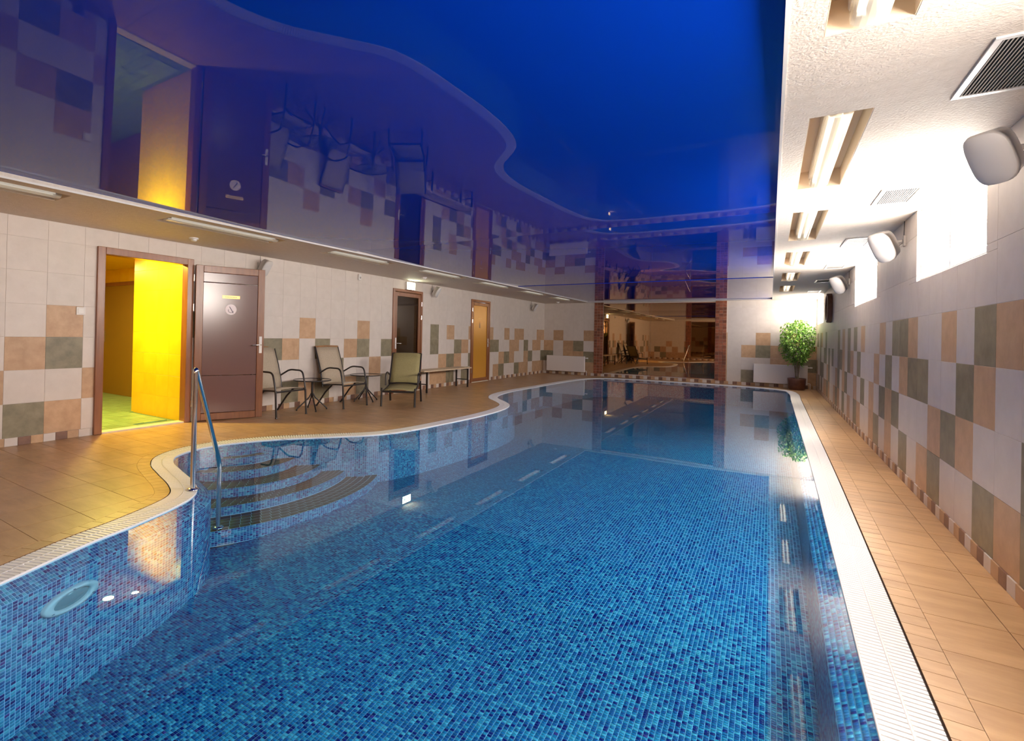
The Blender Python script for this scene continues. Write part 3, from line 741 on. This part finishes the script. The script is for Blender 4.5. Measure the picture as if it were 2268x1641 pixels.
# ceiling vents
for i, (x0, x1, a, b_) in enumerate(VENTS):
    r = thing('ceiling_vent', 'white framed grey-slatted air grille in the right ceiling strip, %s from the camera' % ordn[i], 'vent', ((x0 + x1) / 2, (a + b_) / 2, HC), 0, 'air grilles in the right ceiling strip')
    hx, hy = (x1 - x0) / 2, (b_ - a) / 2; fw = .025
    q = MB(); q.bbox(-hx, hx, -hy, -hy + fw, -.008, 0, .002).bbox(-hx, hx, hy - fw, hy, -.008, 0, .002).bbox(-hx, -hx + fw, -hy + fw, hy - fw, -.008, 0, .002).bbox(hx - fw, hx, -hy + fw, hy - fw, -.008, 0, .002)
    q.build('frame', 'white_metal', r)
    MB().box(-hx + fw, hx - fw, -hy + fw, hy - fw, -.0015, -.0005).build('backing', 'dark_slot', r)
    n_ = int((hx * 2 - 2 * fw) / .0125); sm = MB().add([(-.0035, -hy + fw, -.006), (.0035, -hy + fw, -.002), (-.0035, hy - fw, -.006), (.0035, hy - fw, -.002), (-.0035, -hy + fw, -.007), (.0035, -hy + fw, -.003), (-.0035, hy - fw, -.007), (.0035, hy - fw, -.003)], [(0, 1, 3, 2), (4, 6, 7, 5), (0, 4, 5, 1), (2, 3, 7, 6), (0, 2, 6, 4), (1, 5, 7, 3)]).mesh('slat', 'grey_plastic')
    for k in range(n_): link('slat', sm, r, loc=(-hx + fw + .006 + k * .0125, 0, 0))
# smoke detectors
for (x, y, lb) in ((-6.13, 3.63, 'small round white smoke detector on the ceiling above the open door'), (-5.91, 8.33, 'small round white smoke detector on the ceiling near the glowing exit sign'), (-5.9, 15.9, 'small white ceiling detector above the far left radiator')):
    r = thing('smoke_detector', lb, 'detector', (x, y, HC), 0, 'round detectors on the left ceiling strip')
    MB().lathe([(.055, 0), (.055, -.012), (.048, -.02)], 28).build('base', 'white_plastic', r)
    MB().lathe([(.036, -.02), (.036, -.03), (.028, -.042), (.001, -.045)], 28, cap=False).build('sensor', 'white_metal', r)

# ---------------------------------------------------------------- doors
def frame_boxes(a, b_, top, w_, x0, x1):
    return MB().bbox(x0, x1, a - .03, a - .03 + w_, 0, top, .006).bbox(x0, x1, b_ + .03 - w_, b_ + .03, 0, top, .006).bbox(x0, x1, a - .03 + w_, b_ + .03 - w_, top - w_, top, .006)
def hinge(parent, y, z, x):
    MB().tube([(x, y, z - .045), (x, y, z + .045)], .011, 10).build('hinge', 'chrome', parent)
def lever(parent, x, y, z, d, s=1):
    """plate and lever handle on a face looking +x, lever pointing along d*y"""
    h = MB().bbox(x, x + .012, y - .019, y + .019, z - .115, z + .115, .004).build('handle_plate', 'white_metal', parent)
    MB().tube([(x + .01, y, z), (x + .055, y, z), (x + .06, y + d * .02, z), (x + .06, y + d * .125, z - .004)], .0085, 10).build('lever', 'chrome', h)
# door 1: frame in opening, leaf folded open towards the far wall
d1 = thing('door_1', None, None, kind='structure', loc=(XL, 0, 0))
frame_boxes(2.80, 3.90, 2.20, .085, -.10, .035).build('door_frame', 'dark_wood', d1)
MB().box(-.12, .02, 2.86, 3.85, 0, .018).build('threshold', 'threshold', d1)
leaf = thing('door_leaf', None, None); leaf.parent = d1; leaf.location = (.06, 3.94, 0); leaf.rotation_euler = (0, 0, -math.atan2(.37, .80))
for k_ in ('label', 'category'):
    if k_ in leaf: del leaf[k_]
W_ = .90; Hh = 2.13; fw = .095
MB().bbox(-.025, .025, 0, fw, .012, Hh, .006).bbox(-.025, .025, W_ - fw, W_, .012, Hh, .006).bbox(-.025, .025, fw, W_ - fw, Hh - fw, Hh, .006).bbox(-.025, .025, fw, W_ - fw, .012, .012 + fw, .006).build('leaf_frame', 'dark_wood', leaf)
for z0, z1 in ((.112, .62), (.626, 1.90), (1.906, Hh - fw)):
    MB().bbox(-.012, .012, fw, W_ - fw, z0, z1, .004).build('panel', 'door_panel', leaf)
h = MB().bbox(.025, .036, W_ - .068, W_ - .028, .93, 1.17, .004).build('handle_plate', 'white_metal', leaf)
MB().tube([(.036, W_ - .048, 1.05), (.08, W_ - .048, 1.05), (.085, W_ - .07, 1.05), (.085, W_ - .17, 1.046)], .0085, 10).build('lever', 'chrome', leaf)
MB().bbox(.012, .016, W_ * .5 - .115, W_ * .5 + .115, 1.69, 1.735, .0015).build('name_plate', 'gold', leaf)
q = MB()
for k in range(8): q.box(.0162, .0166, W_ * .5 - .08 + k * .02, W_ * .5 - .068 + k * .02, 1.706, 1.719)
q.build('plate_lettering', 'rail_wood', leaf)
MB().lathe([(.074, 0), (.074, .003)], 36, origin=(.0125, W_ * .5 + .0, 1.54), axis=(1, 0, 0)).build('round_sticker', 'sticker', leaf)
q = MB().tube([(.0165, W_ * .5 - .02, 1.58), (.0165, W_ * .5 + .005, 1.54), (.0165, W_ * .5 + .03, 1.49)], .0045, 8)
q.tube([(.0165, W_ * .5 + .035 * math.cos(t) - .0, 1.53 + .035 * math.sin(t)) for t in np.linspace(PI * .9, PI * 1.9, 9)], .003, 8)
q.build('pictogram', 'ink', leaf)
for z in (.25, 1.55, 1.95): hinge(d1, 3.925, z, .048)
def closed_door(name, a, b_, panelmat, sidehinge, handle_y, d):
    r = thing(name, None, None, kind='structure', loc=(XL, 0, 0))
    frame_boxes(a, b_, 2.20, .06, -.10, .03).build('door_frame', 'dark_wood', r)
    fw = .085; y0, y1 = a + .032, b_ - .032
    lf = MB().bbox(-.03, .018, y0, y0 + fw, .02, 2.13, .005).bbox(-.03, .018, y1 - fw, y1, .02, 2.13, .005).bbox(-.03, .018, y0 + fw, y1 - fw, 2.13 - fw, 2.13, .005).bbox(-.03, .018, y0 + fw, y1 - fw, .02, .02 + fw, .005)
    lf.build('leaf_frame', 'dark_wood', r)
    MB().box(-.01, -.002, y0 + fw, y1 - fw, .02 + fw, 2.13 - fw).build('panel', panelmat, r)
    MB().box(-.11, .03, a + .03, b_ - .03, 0, .018).build('threshold', 'threshold', r)
    for z in (.3, 1.62, 1.92): hinge(r, sidehinge, z, .028)
    lever(r, .018, handle_y, 1.05, d)
    return r
d2 = closed_door('door_2', 8.27, 9.26, 'dark_glass', 9.245, 8.34, 1)
d3 = closed_door('door_3', 11.53, 12.52, 'orange_glass', 11.545, 12.44, -1)
q = MB(); 
for k in range(5): q.box(-.0015, -.0005, 11.93 + k * .035, 11.955 + k * .035, 1.70, 1.715)
q.build('sign_lettering', 'gold', d3)
q = MB().lathe([(.018, 0), (.018, .001)], 16, origin=(-.0018, 12.0, 1.60), axis=(1, 0, 0)).box(-.0018, -.0006, 11.97, 12.03, 1.45, 1.575); q.build('pictogram', 'rail_wood', d3)
# dim hallway behind door 2
hall = thing('wall_hall', None, None, kind='structure')
MB().box(-8.6, -8.5, 7.6, 10.2, 0, 2.4).box(-8.5, -6.77, 7.5, 7.6, 0, 2.4).box(-8.5, -6.77, 10.2, 10.3, 0, 2.4).box(-8.6, -6.77, 7.5, 10.3, 2.4, 2.45).box(-8.6, -6.77, 7.5, 10.3, -.05, 0).build('hall_shell', 'white_tile', hall)
MB().bbox(-8.49, -8.42, 8.0, 8.9, 0, 1.95, .005).build('hall_cabinet', 'bench_wood', hall)
MB().box(-8.6, -6.77, 11.2, 12.9, 2.4, 2.45).box(-7.2, -7.1, 11.2, 12.9, 0, 2.4).build('closet_shell', 'white_tile', hall)
area_light('hall_lamp', (-7.6, 8.9, 2.35), .3, 4, (1, .85, .6))

# ---------------------------------------------------------------- yellow changing room behind door 1
yr = thing('wall_yellow_room', None, None, kind='structure')
Y0, Y1, X0, XI, ZC = 2.0, 4.69, -11.6, XL - .12, 2.35
MB().box(X0, XI, Y1, Y1 + .1, 0, ZC).box(X0 - .1, X0, Y0 - .1, Y1 + .1, 0, ZC).box(X0, XI, Y0 - .1, Y0, 0, ZC).box(-8.07, XI, 3.875, Y1, 0, ZC).build('yellow_wall', 'yellow_grout', yr)
MB().box(X0 - .1, XI, Y0 - .1, Y1 + .1, ZC, ZC + .05).build('room_ceiling', 'yellow_tile', yr)
MB().box(X0 - .1, XI + .02, Y0 - .1, Y1 + .1, -.06, 0.0).build('room_floor', 'green_grout', yr)
tb = .33
def ytile(x, y, z, w_, h_, plane):
    return tile_mesh('tile', 'yellow_tile', [(0, w_, 0, h_)], plane, g=.001).build('tile', 'yellow_tile', yr, loc=(x, y, z))
for i in range(4):
    for kz in range(8):
        x1 = -8.07 + i * tb; ww = min(tb, XI - x1)
        if ww > .02: ytile(x1, 3.875, kz * .3, ww, min(.3, ZC - kz * .3), 'B')
for i in range(11):
    x1 = -11.6 + i * tb; ww = min(tb, -8.07 - x1)
    if ww > .02:
        for kz in range(8): ytile(x1, Y1, kz * .3, ww, min(.3, ZC - kz * .3), 'B')
for i in range(3):
    for kz in range(8): tile_mesh('tile', 'yellow_tile', [(0, .27, 0, min(.3, ZC - kz * .3))], 'R', g=.001).build('tile', 'yellow_tile', yr, loc=(-8.071, 3.88 + i * .27, kz * .3))
gm = MB().bbox(.002, .148, .002, .148, -.002, .012, .002).mesh('tile', 'green_floor')
n_ = 0
for i in range(33):
    for j in range(18):
        x, y = -11.6 + i * .15, Y0 + j * .15
        if y + .15 > 3.875 and x > -8.15: continue
        if n_ < 300 and y > 2.6 and x > -11: link('tile', gm, yr, loc=(x, y, 0)); n_ += 1
idoor = MB().bbox(-11.3, -9.15, Y1 - .05, Y1 - .01, .01, 2.03, .006).build('inner_door', 'olive_door', yr)
MB().bbox(-11.36, -9.1, Y1 - .06, Y1 - .005, 2.03, 2.10, .006).bbox(-9.15, -9.09, Y1 - .06, Y1 - .005, .01, 2.10, .006).build('inner_door_frame', 'dark_wood', yr)
h = MB().bbox(-10.78, -10.72, Y1 - .062, Y1 - .05, .98, 1.2, .003).build('inner_handle', 'chrome', yr)
MB().tube([(-10.75, Y1 - .06, 1.1), (-10.75, Y1 - .11, 1.1), (-10.63, Y1 - .11, 1.1)], .009, 8).build('inner_lever', 'chrome', yr)
for n_, (x, y, lb) in enumerate(((-8.45, 3.45, 'round ceiling downlight in the yellow room over its far part'), (-7.31, 3.62, 'round ceiling downlight in the yellow room, close to the bright tiled wall'), (-7.33, 3.0, 'round ceiling downlight in the yellow room just inside the open doorway'))):
    r = thing('downlight', lb, 'light', (x, y, ZC), 0, 'downlights in the yellow room')
    MB().lathe([(.062, 0), (.062, -.006), (.05, -.008), (.046, -.003)], 28, cap=False).build('trim_ring', 'white_metal', r)
    MB().lathe([(.046, -.003), (.001, -.0035)], 28, cap=False).build('lens', 'downlight', r)
area_light('yellow_lamp', (-7.35, 3.3, 2.30), .12, 48, (1, .82, .15))
area_light('yellow_lamp', (-9.4, 3.3, 2.30), .12, 10, (1, .86, .42))

# ---------------------------------------------------------------- exit sign
r = thing('exit_sign', 'glowing white and green exit sign box above the dark glass door', 'sign', (XL + .03, 8.79, 2.285))
MB().bbox(-.03, .035, -.15, .15, -.085, .085, .006).build('housing', 'white_plastic', r)
MB().box(.0352, .037, -.14, .14, -.075, .075).build('lit_face', 'exit_lit', r)
q = MB().lathe([(.013, 0), (.013, .001)], 14, origin=(.0372, -.075, .035), axis=(1, 0, 0))
for P in ([(-.075, .02), (-.07, -.01)], [(-.07, -.01), (-.095, -.045)], [(-.07, -.01), (-.045, -.03), (-.05, -.055)], [(-.075, .015), (-.05, 0), (-.035, .01)], [(-.075, .015), (-.1, 0)]):
    q.tube([(.0375, y, z) for y, z in P], .0055, 6)
q.box(.0372, .0382, .0, .005, -.06, .05).box(.0372, .0382, .045, .05, -.06, .05).box(.0372, .0382, .0, .05, .045, .05).box(.0372, .0382, .07, .12, -.01, .005)
q.add([(.0378, .055, -.002), (.0378, .085, .022), (.0378, .085, -.026)], [(0, 1, 2)]); q.build('pictogram', 'exit_green', r)

# ---------------------------------------------------------------- small wall fittings
r = thing('light_switch', 'white square light switch beside the yellow doorway', 'switch', (XL + .006, 2.618, 1.435))
MB().bbox(0, .01, -.045, .045, -.045, .045, .003).build('plate', 'white_plastic', r); MB().bbox(.01, .015, -.028, .028, -.028, .028, .002).build('rocker', 'white_metal', r)
r = thing('motion_sensor', 'tiny white motion sensor high on the left wall', 'sensor', (XL + .006, 7.2, 2.31))
MB().bbox(0, .04, -.035, .035, -.055, .055, .01).build('body', 'white_plastic', r); MB().lathe([(.02, 0), (.016, .01), (.001, .014)], 16, origin=(.04, 0, -.01), axis=(1, 0, 0), cap=False).build('lens', 'grey_plastic', r)

def speaker(loc, rz, tilt, label, scale=1.0, wallside=1, group=None):
    """rounded wedge box speaker with curved grille; local +x is the front"""
    r = thing('wall_speaker', label, 'speaker', loc, 0, group)
    w2, h2, dp = .088 * scale, .128 * scale, .15 * scale
    Rm = Matrix.Rotation(rz, 3, 'Z') @ Matrix.Rotation(tilt, 3, 'Y')
    def ringp(wd, ht, xf, bulge=0, n_=32, e_=3.2):
        out = []
        for j in range(n_):
            t = 2 * PI * j / n_; c, s = math.cos(t), math.sin(t); y = wd * math.copysign(abs(c) ** (2 / e_), c); z = ht * math.copysign(abs(s) ** (2 / e_), s)
            out.append(Rm @ Vector((xf - bulge * (y / w2) ** 2, y, z)))
        return out
    R_ = [ringp(w2 * .62, h2 * .72, -dp * .5), ringp(w2 * .75, h2 * .86, -dp * .45), ringp(w2 * .97, h2 * .98, dp * .1), ringp(w2, h2, dp * .2, .03 * scale), ringp(w2 * .97, h2 * .96, dp * .32, .03 * scale)]
    n_ = 32; vs = sum(R_, []); fs = []
    for i in range(len(R_) - 1):
        for j in range(n_): fs.append((i * n_ + j, i * n_ + (j + 1) % n_, (i + 1) * n_ + (j + 1) % n_, (i + 1) * n_ + j))
    fs.append(tuple(range(n_))[::-1]); MB().add(vs, fs, True).build('cabinet', 'white_plastic', r)
    G = [ringp(w2 * .97, h2 * .96, dp * .32, .03 * scale), ringp(w2 * .90, h2 * .88, dp * .37, .03 * scale), ringp(w2 * .5, h2 * .5, dp * .40, .03 * scale)]
    vs = sum(G, []); fs = []
    for i in range(2):
        for j in range(n_): fs.append((i * n_ + j, i * n_ + (j + 1) % n_, (i + 1) * n_ + (j + 1) % n_, (i + 1) * n_ + j))
    fs.append(tuple(range(2 * n_, 3 * n_))); MB().add(vs, fs, True).build('grille', 'speaker_grille', r)
    # bracket to the wall
    bx = (XR - loc[0]) if wallside > 0 else (XL + .006 - loc[0])
    back = Rm @ Vector((-dp * .5, 0, 0))
    wy = back.y * .4; s = 1 if wallside > 0 else -1
    MB().tube([back, (back.x * .5 + bx * .5, back.y * .7 + wy * .3, back.z), (bx - s * .02, wy, back.z)], .014 * scale, 10).bbox(min(bx, bx - s * .02), max(bx, bx - s * .02), wy - .03, wy + .03, back.z - .05, back.z + .05, .004).build('bracket', 'grey_plastic', r)
    MB().tube([back + Vector((0, 0, -.01)), (bx * .6 + back.x * .4, wy, back.z - .035), (bx - s * .012, wy + .02, back.z - .01), (bx - s * .008, wy + .02, HC - loc[2])], .003, 6).build('cable', 'black_metal', r)
    return r
def aim(fx, fy): return math.atan2(fy, fx)
speaker((.85, 3.28, 2.125), aim(-.75, -.66), .52, 'white box speaker on the right wall, nearest and cut by the photo edge', .98, 1, 'speakers along the right wall')
speaker((.885, 6.2, 2.17), aim(-.75, -.66), .52, 'white box speaker on the right wall between the first two bright windows', 1.15, 1, 'speakers along the right wall')
speaker((.90, 10.1, 2.18), aim(-.75, -.66), .52, 'white box speaker on the right wall in front of the round dark clock', 1.15, 1, 'speakers along the right wall')
speaker((XL + .16, 4.98, 2.21), aim(.8, .25), .52, 'white box speaker above the corner of the open brown door', 1.0, -1, 'speakers along the left wall')
speaker((XL + .16, 9.66, 2.23), aim(.8, .25), .52, 'white box speaker right of the glowing exit sign', 1.0, -1, 'speakers along the left wall')
speaker((XL + .16, 15.4, 2.2), aim(.8, .25), .52, 'white box speaker at the far end of the left wall', 1.0, -1, 'speakers along the left wall')
r = thing('wall_clock', 'round dark-rimmed wall clock high on the right wall by the far window', 'clock', (XR - .006, 12.9, 1.96))
MB().lathe([(.30, 0), (.30, .07), (.285, .085), (.255, .085), (.245, .05)], 48, axis=(-1, 0, 0)).build('rim', 'pot', r)
MB().lathe([(.246, .045), (.001, .046)], 48, axis=(-1, 0, 0), cap=False).build('face', 'white_plastic', r)
MB().tube([(-.05, 0, 0), (-.05, .09, .10)], .006, 6).tube([(-.052, 0, 0), (-.052, -.02, .19)], .005, 6).build('hands', 'black_metal', r)

# ---------------------------------------------------------------- radiators
def radiator(x0, x1, label):
    r = thing('radiator', label, 'radiator', ((x0 + x1) / 2, YB - .112, 0), 0, 'panel radiators on the back wall')
    h = (x1 - x0) / 2
    MB().bbox(-h, h, -.065, -.045, .11, .625, .006).build('front_panel', 'radiator', r)
    MB().bbox(-h, h, .01, .03, .11, .625, .006).build('rear_panel', 'radiator', r)
    q = MB().box(-h + .004, -h + .008, -.05, .02, .12, .62).box(h - .008, h - .004, -.05, .02, .12, .62)
    q.build('side_cover', 'radiator', r)
    q = MB(); n_ = int(h * 2 / .03)
    for k in range(n_): q.box(-h + .015 + k * .03, -h + .033 + k * .03, -.045, .01, .618, .623)
    q.box(-h, h, -.047, -.043, .612, .625); q.build('top_grille', 'radiator', r)
    MB().tube([(h, -.02, .57), (h + .05, -.02, .57)], .014, 12).lathe([(.022, 0), (.022, .05), (.018, .055)], 16, origin=(h + .05, -.02, .57), axis=(1, 0, 0)).build('valve', 'white_metal', r)
    MB().tube([(h, -.02, .15), (h + .05, -.02, .15), (h + .06, -.02, .14), (h + .06, -.02, 0)], .01, 10).build('pipe', 'white_metal', r)
    for s in (-1, 1): MB().bbox(s * h * .7 - .015, s * h * .7 + .015, .03, .094, .45, .52, .003).build('wall_bracket', 'white_metal', r)
radiator(-6.46, -5.15, 'white panel radiator at the back wall left of the mirror')
radiator(-.385, .85, 'white panel radiator at the back wall behind the potted ficus')

# ---------------------------------------------------------------- handrail
r = thing('pool_handrail', 'polished steel handrail bending down into the pool beside the steps', 'handrail', (0, 0, 0))
A = Vector((-3.80, 2.29, 0)); D = Vector((-4.02, 2.66, -.46))
def bend(P, n_=6, rad=.09):
    out = [P[0]]
    for i in range(1, len(P) - 1):
        a, b_, c = P[i - 1], P[i], P[i + 1]; d0 = (a - b_).normalized(); d1 = (c - b_).normalized(); p0 = b_ + d0 * rad; p1 = b_ + d1 * rad
        for k in range(n_ + 1): t = k / n_; out.append(p0 * (1 - t) ** 2 + b_ * 2 * t * (1 - t) + p1 * t * t)
    out.append(P[-1]); return out
pts = bend([A, Vector((A.x, A.y, .965)), Vector((D.x, D.y, .10)), D], rad=.06)
MB().tube(pts, .0195, 14).build('rail', 'chrome', r)
MB().lathe([(.045, 0), (.045, .006), (.03, .012), (.022, .014)], 24, origin=(A.x, A.y, .001)).build('deck_flange', 'chrome', r)
MB().lathe([(.045, 0), (.045, .006), (.03, .012), (.022, .014)], 24, origin=(D.x, D.y, D.z + .0)).build('step_flange', 'chrome', r)

# ---------------------------------------------------------------- chairs
def sling(pts, w2, th=.008, sag=.015):
    """pts: profile (x,z) list, extruded over width with slight sag"""
    n_ = len(pts); cols_ = 7; vs = []; fs = []
    for side in (0, 1):
        for i, (x, z) in enumerate(pts):
            a = pts[max(i - 1, 0)]; b_ = pts[min(i + 1, n_ - 1)]; tx, tz = b_[0] - a[0], b_[1] - a[1]; l_ = math.hypot(tx, tz); nx, nz = -tz / l_, tx / l_
            for j in range(cols_):
                y = -w2 + 2 * w2 * j / (cols_ - 1); s = -sag * (1 - (y / w2) ** 2) - side * th
                vs.append((x + nx * s, y, z + nz * s))
    o = n_ * cols_
    for i in range(n_ - 1):
        for j in range(cols_ - 1):
            a = i * cols_ + j; fs.append((a, a + 1, a + cols_ + 1, a + cols_)); fs.append((o + a, o + a + cols_, o + a + cols_ + 1, o + a + 1))
    for i in range(n_ - 1):
        a = i * cols_; fs.append((a, a + cols_, o + a + cols_, o + a)); a += cols_ - 1; fs.append((a, o + a, o + a + cols_, a + cols_))
    for j in range(cols_ - 1):
        fs.append((j, o + j, o + j + 1, j + 1)); a = (n_ - 1) * cols_ + j; fs.append((a, a + 1, o + a + 1, o + a))
    return MB().add(vs, fs, True)
def armchair(label, loc, rz, group):
    r = thing('sling_armchair', label, 'chair', loc, rz, group)
    w2 = .27; fr = .0135
    back = [(-.19, .35), (-.235, .55), (-.285, .72), (-.345, .88), (-.385, 1.0)]
    MB().tube([(-.185, -w2, .33)] + [(x, -w2, z) for x, z in back], fr, 10).tube([(-.185, w2, .33)] + [(x, w2, z) for x, z in back], fr, 10).build('back_frame', 'black_metal', r)
    MB().tube([(-.385, -w2, 1.0), (-.39, 0, 1.008), (-.385, w2, 1.0)], .016, 10).build('top_rail', 'rail_wood', r)
    sling([(x + .004, z) for x, z in back][:-1] + [(-.382, .985)], w2 - .012).build('backrest', 'sling', r)
    seat = [(.28, .375), (.27, .39), (.10, .385), (-.08, .37), (-.19, .36)]
    MB().tube([(x, -w2, z) for x, z in seat], .012, 8).tube([(x, w2, z) for x, z in seat], .012, 8).tube([(.28, -w2, .372), (.28, w2, .372)], .013, 8).tube([(-.18, -w2, .35), (-.18, w2, .35)], .013, 8).build('seat_frame', 'black_metal', r)
    sling(seat[1:], w2 - .012, sag=.02).build('seat', 'sling', r)
    for s in (-1, 1):
        y = s * (w2 + .02)
        MB().tube(bend([Vector((-.245, y, .56)), Vector((-.05, y, .66)), Vector((.22, y, .655)), Vector((.285, y, .42)), Vector((.29, y, .34))], rad=.07), .0135, 10).build('armrest', 'black_metal', r)
        MB().tube([(.29, y, .38), (.30, y, .2), (.315, y, .006)], .0145, 10).build('leg', 'black_metal', r)
        MB().tube([(.04, y, .37), (-.10, y, .25), (-.30, y, .006)], .0145, 10).build('leg', 'black_metal', r)
        for x in (.315, -.30): MB().lathe([(.018, 0), (.018, .012), (.014, .02)], 12, origin=(x, y, 0)).build('foot_cap', 'black_metal', r)
    return r
armchair('brown sling armchair half hidden behind the open brown door', (-6.26, 5.06, 0), .06, 'brown sling armchairs by the left wall')
armchair('brown sling armchair between the two round side tables', (-6.20, 6.37, 0), .02, 'brown sling armchairs by the left wall')
def recliner():
    r = thing('recliner', 'low olive-green sling recliner facing the camera in front of the dark glass door', 'chair', (-5.56, 7.24, 0), math.radians(-62))
    w2 = .27
    back = [(-.14, .36), (-.22, .52), (-.31, .70), (-.40, .885)]
    for s in (-1, 1): pass
    MB().tube([(x, -w2, z) for x, z in back], .015, 10).tube([(x, w2, z) for x, z in back], .015, 10).tube([(-.40, -w2, .885), (-.40, w2, .885)], .013, 10).build('back_frame', 'black_metal', r)
    sling(back, w2 - .012, sag=.02).build('backrest', 'sling_green', r)
    seat = [(.46, .265), (.30, .275), (.10, .29), (-.10, .315)]
    MB().tube([(x, -w2, z) for x, z in seat], .016, 10).tube([(x, w2, z) for x, z in seat], .016, 10).tube([(.46, -w2, .26), (.46, w2, .26)], .018, 10).tube([(-.12, -w2, .345), (-.12, w2, .345)], .018, 10).build('seat_frame', 'black_metal', r)
    sling(seat, w2 - .012, sag=.03).build('seat', 'sling_green', r)
    for s in (-1, 1):
        y = s * (w2 + .018)
        MB().tube([(.44, y, .32), (.47, y, .006)], .018, 10).build('leg', 'black_metal', r)
        MB().tube([(-.20, y, .40), (-.36, y, .006)], .018, 10).build('leg', 'black_metal', r)
        MB().tube(bend([Vector((-.22, y, .50)), Vector((-.02, y, .56)), Vector((.10, y, .54)), Vector((.12, y, .33))], rad=.05), .014, 10).build('armrest', 'black_metal', r)
recliner()
def side_table(label, loc, rz, zt):
    r = thing('side_table', label, 'table', loc, rz, 'round glass side tables')
    MB().lathe([(.285, zt - .006), (.285, zt)], 40).build('glass_top', 'table_glass', r)
    MB().tube([(.29 * math.cos(t), .29 * math.sin(t), zt - .004) for t in np.linspace(0, 2 * PI, 40, endpoint=False)], .009, 8, closed=True).build('rim', 'black_metal', r)
    MB().tube([(0, 0, .22), (0, 0, zt - .012)], .02, 12).lathe([(.07, zt - .014), (.07, zt - .007)], 20).build('post', 'black_metal', r)
    for k in range(4):
        t = PI / 4 + k * PI / 2; c, s = math.cos(t), math.sin(t)
        MB().tube([(.012 * c, .012 * s, .27), (.05 * c, .05 * s, .2), (.24 * c, .24 * s, .02)], .011, 10).lathe([(.013, 0), (.013, .02)], 10, origin=(.24 * c, .24 * s, 0)).build('leg', 'black_metal', r)
side_table('round glass side table between the two brown armchairs', (-6.20, 5.70, 0), .3, .485)
side_table('round glass side table beside the olive-green recliner', (-6.29, 7.08, 0), .5, .485)
r = thing('bench', 'long low bench with pale wooden top and black legs by the left wall', 'bench', (-6.33, 9.73, 0))
bw, bl, bh = .19, 1.0, .475
for k in range(3): MB().bbox(-bw + k * .128, -bw + .122 + k * .128, -bl, bl, bh - .03, bh, .004).build('plank', 'bench_wood', r)
for s in (-1, 1):
    for t in (-1, 1): MB().bbox(t * (bw - .03) - .017, t * (bw - .03) + .017, s * (bl - .14) - .017, s * (bl - .14) + .017, 0, bh - .03, .003).build('leg', 'black_metal', r)
    MB().bbox(-bw + .03, bw - .03, s * (bl - .14) - .01, s * (bl - .14) + .01, .17, .19, .002).bbox(-bw + .02, bw - .02, s * (bl - .14) - .014, s * (bl - .14) + .014, bh - .055, bh - .03, .002).build('crossbar', 'black_metal', r)

# ---------------------------------------------------------------- potted ficus
r = thing('potted_ficus', 'bushy green ficus tree in a brown pot in the far right corner', 'plant', (.60, 16.10, 0))
MB().lathe([(.165, 0), (.185, .03), (.20, .24), (.205, .30), (.195, .305), (.185, .27)], 40, cap=False).lathe([(.16, .001), (.165, .0)], 40).build('pot', 'pot', r)
MB().lathe([(.186, .27), (.1, .28), (.001, .285)], 32, cap=False).build('soil', 'soil', r)
R0 = random.Random(4)
tr = MB(); tips = []
for k in range(4):
    a = k * PI / 2 + .4; tr.tube([(.03 * math.cos(a), .03 * math.sin(a), .27), (.05 * math.cos(a + .8), .05 * math.sin(a + .8), .6), (.09 * math.cos(a + 1.5), .09 * math.sin(a + 1.5), 1.0)], [.018, .015, .010], 8)
for k in range(26):
    a = R0.uniform(0, 2 * PI); z = R0.uniform(.75, 1.1); rr = R0.uniform(.18, .44); z2 = z + R0.uniform(.05, .65)
    p = (rr * math.cos(a), rr * math.sin(a) * .8, min(z2, 1.70)); tr.tube([(.05 * math.cos(a), .05 * math.sin(a), z), (p[0] * .5, p[1] * .5, (z + p[2]) / 2 + .04), p], [.007, .005, .002], 5); tips.append(p)
tr.build('branches', 'bark', r)
nl = 3000; th = rng.uniform(0, 2 * PI, nl); zz_ = rng.beta(1.6, 1.5, nl); z = .62 + zz_ * 1.20
prof = np.interp(z, [.62, .8, 1.0, 1.3, 1.55, 1.72, 1.82], [.16, .26, .36, .44, .36, .26, .08])
rad = prof * np.sqrt(rng.uniform(.15, 1, nl)) * (1 + .22 * np.sin(th * 3 + z * 6)); 
Cc = np.c_[rad * np.cos(th), rad * np.sin(th) * .85, z + rng.normal(0, .02, nl)]
kk = (Cc[:, 0] < .385) & (Cc[:, 1] < .44); Cc = Cc[kk]; nl = len(Cc)
dirn = np.c_[Cc[:, :2] * 1.5, -.25 * np.ones(nl)] + rng.normal(0, .35, (nl, 3)); dirn /= np.linalg.norm(dirn, axis=1)[:, None]
sd = np.cross(dirn, rng.normal(0, 1, (nl, 3)) + [0, 0, 2]); sd /= np.linalg.norm(sd, axis=1)[:, None]
ll = rng.uniform(.03, .05, nl)[:, None]; wv = ll * .42; nz = np.cross(sd, dirn)
P0 = Cc - dirn * ll; P1 = Cc + sd * wv + nz * .003; P2 = Cc + dirn * ll; P3 = Cc - sd * wv + nz * .003
v = np.stack([P0, P1, P2, P3], 1).reshape(-1, 3); me = bpy.data.meshes.new('foliage'); me.from_pydata(v.tolist(), [], np.arange(nl * 4).reshape(-1, 4).tolist())
a = me.attributes.new('tone', 'FLOAT', 'FACE'); a.data.foreach_set('value', rng.random(nl).astype(np.float32)); me.materials.append(M['leaf']); me.update()
link('foliage', me, r, kind='stuff')
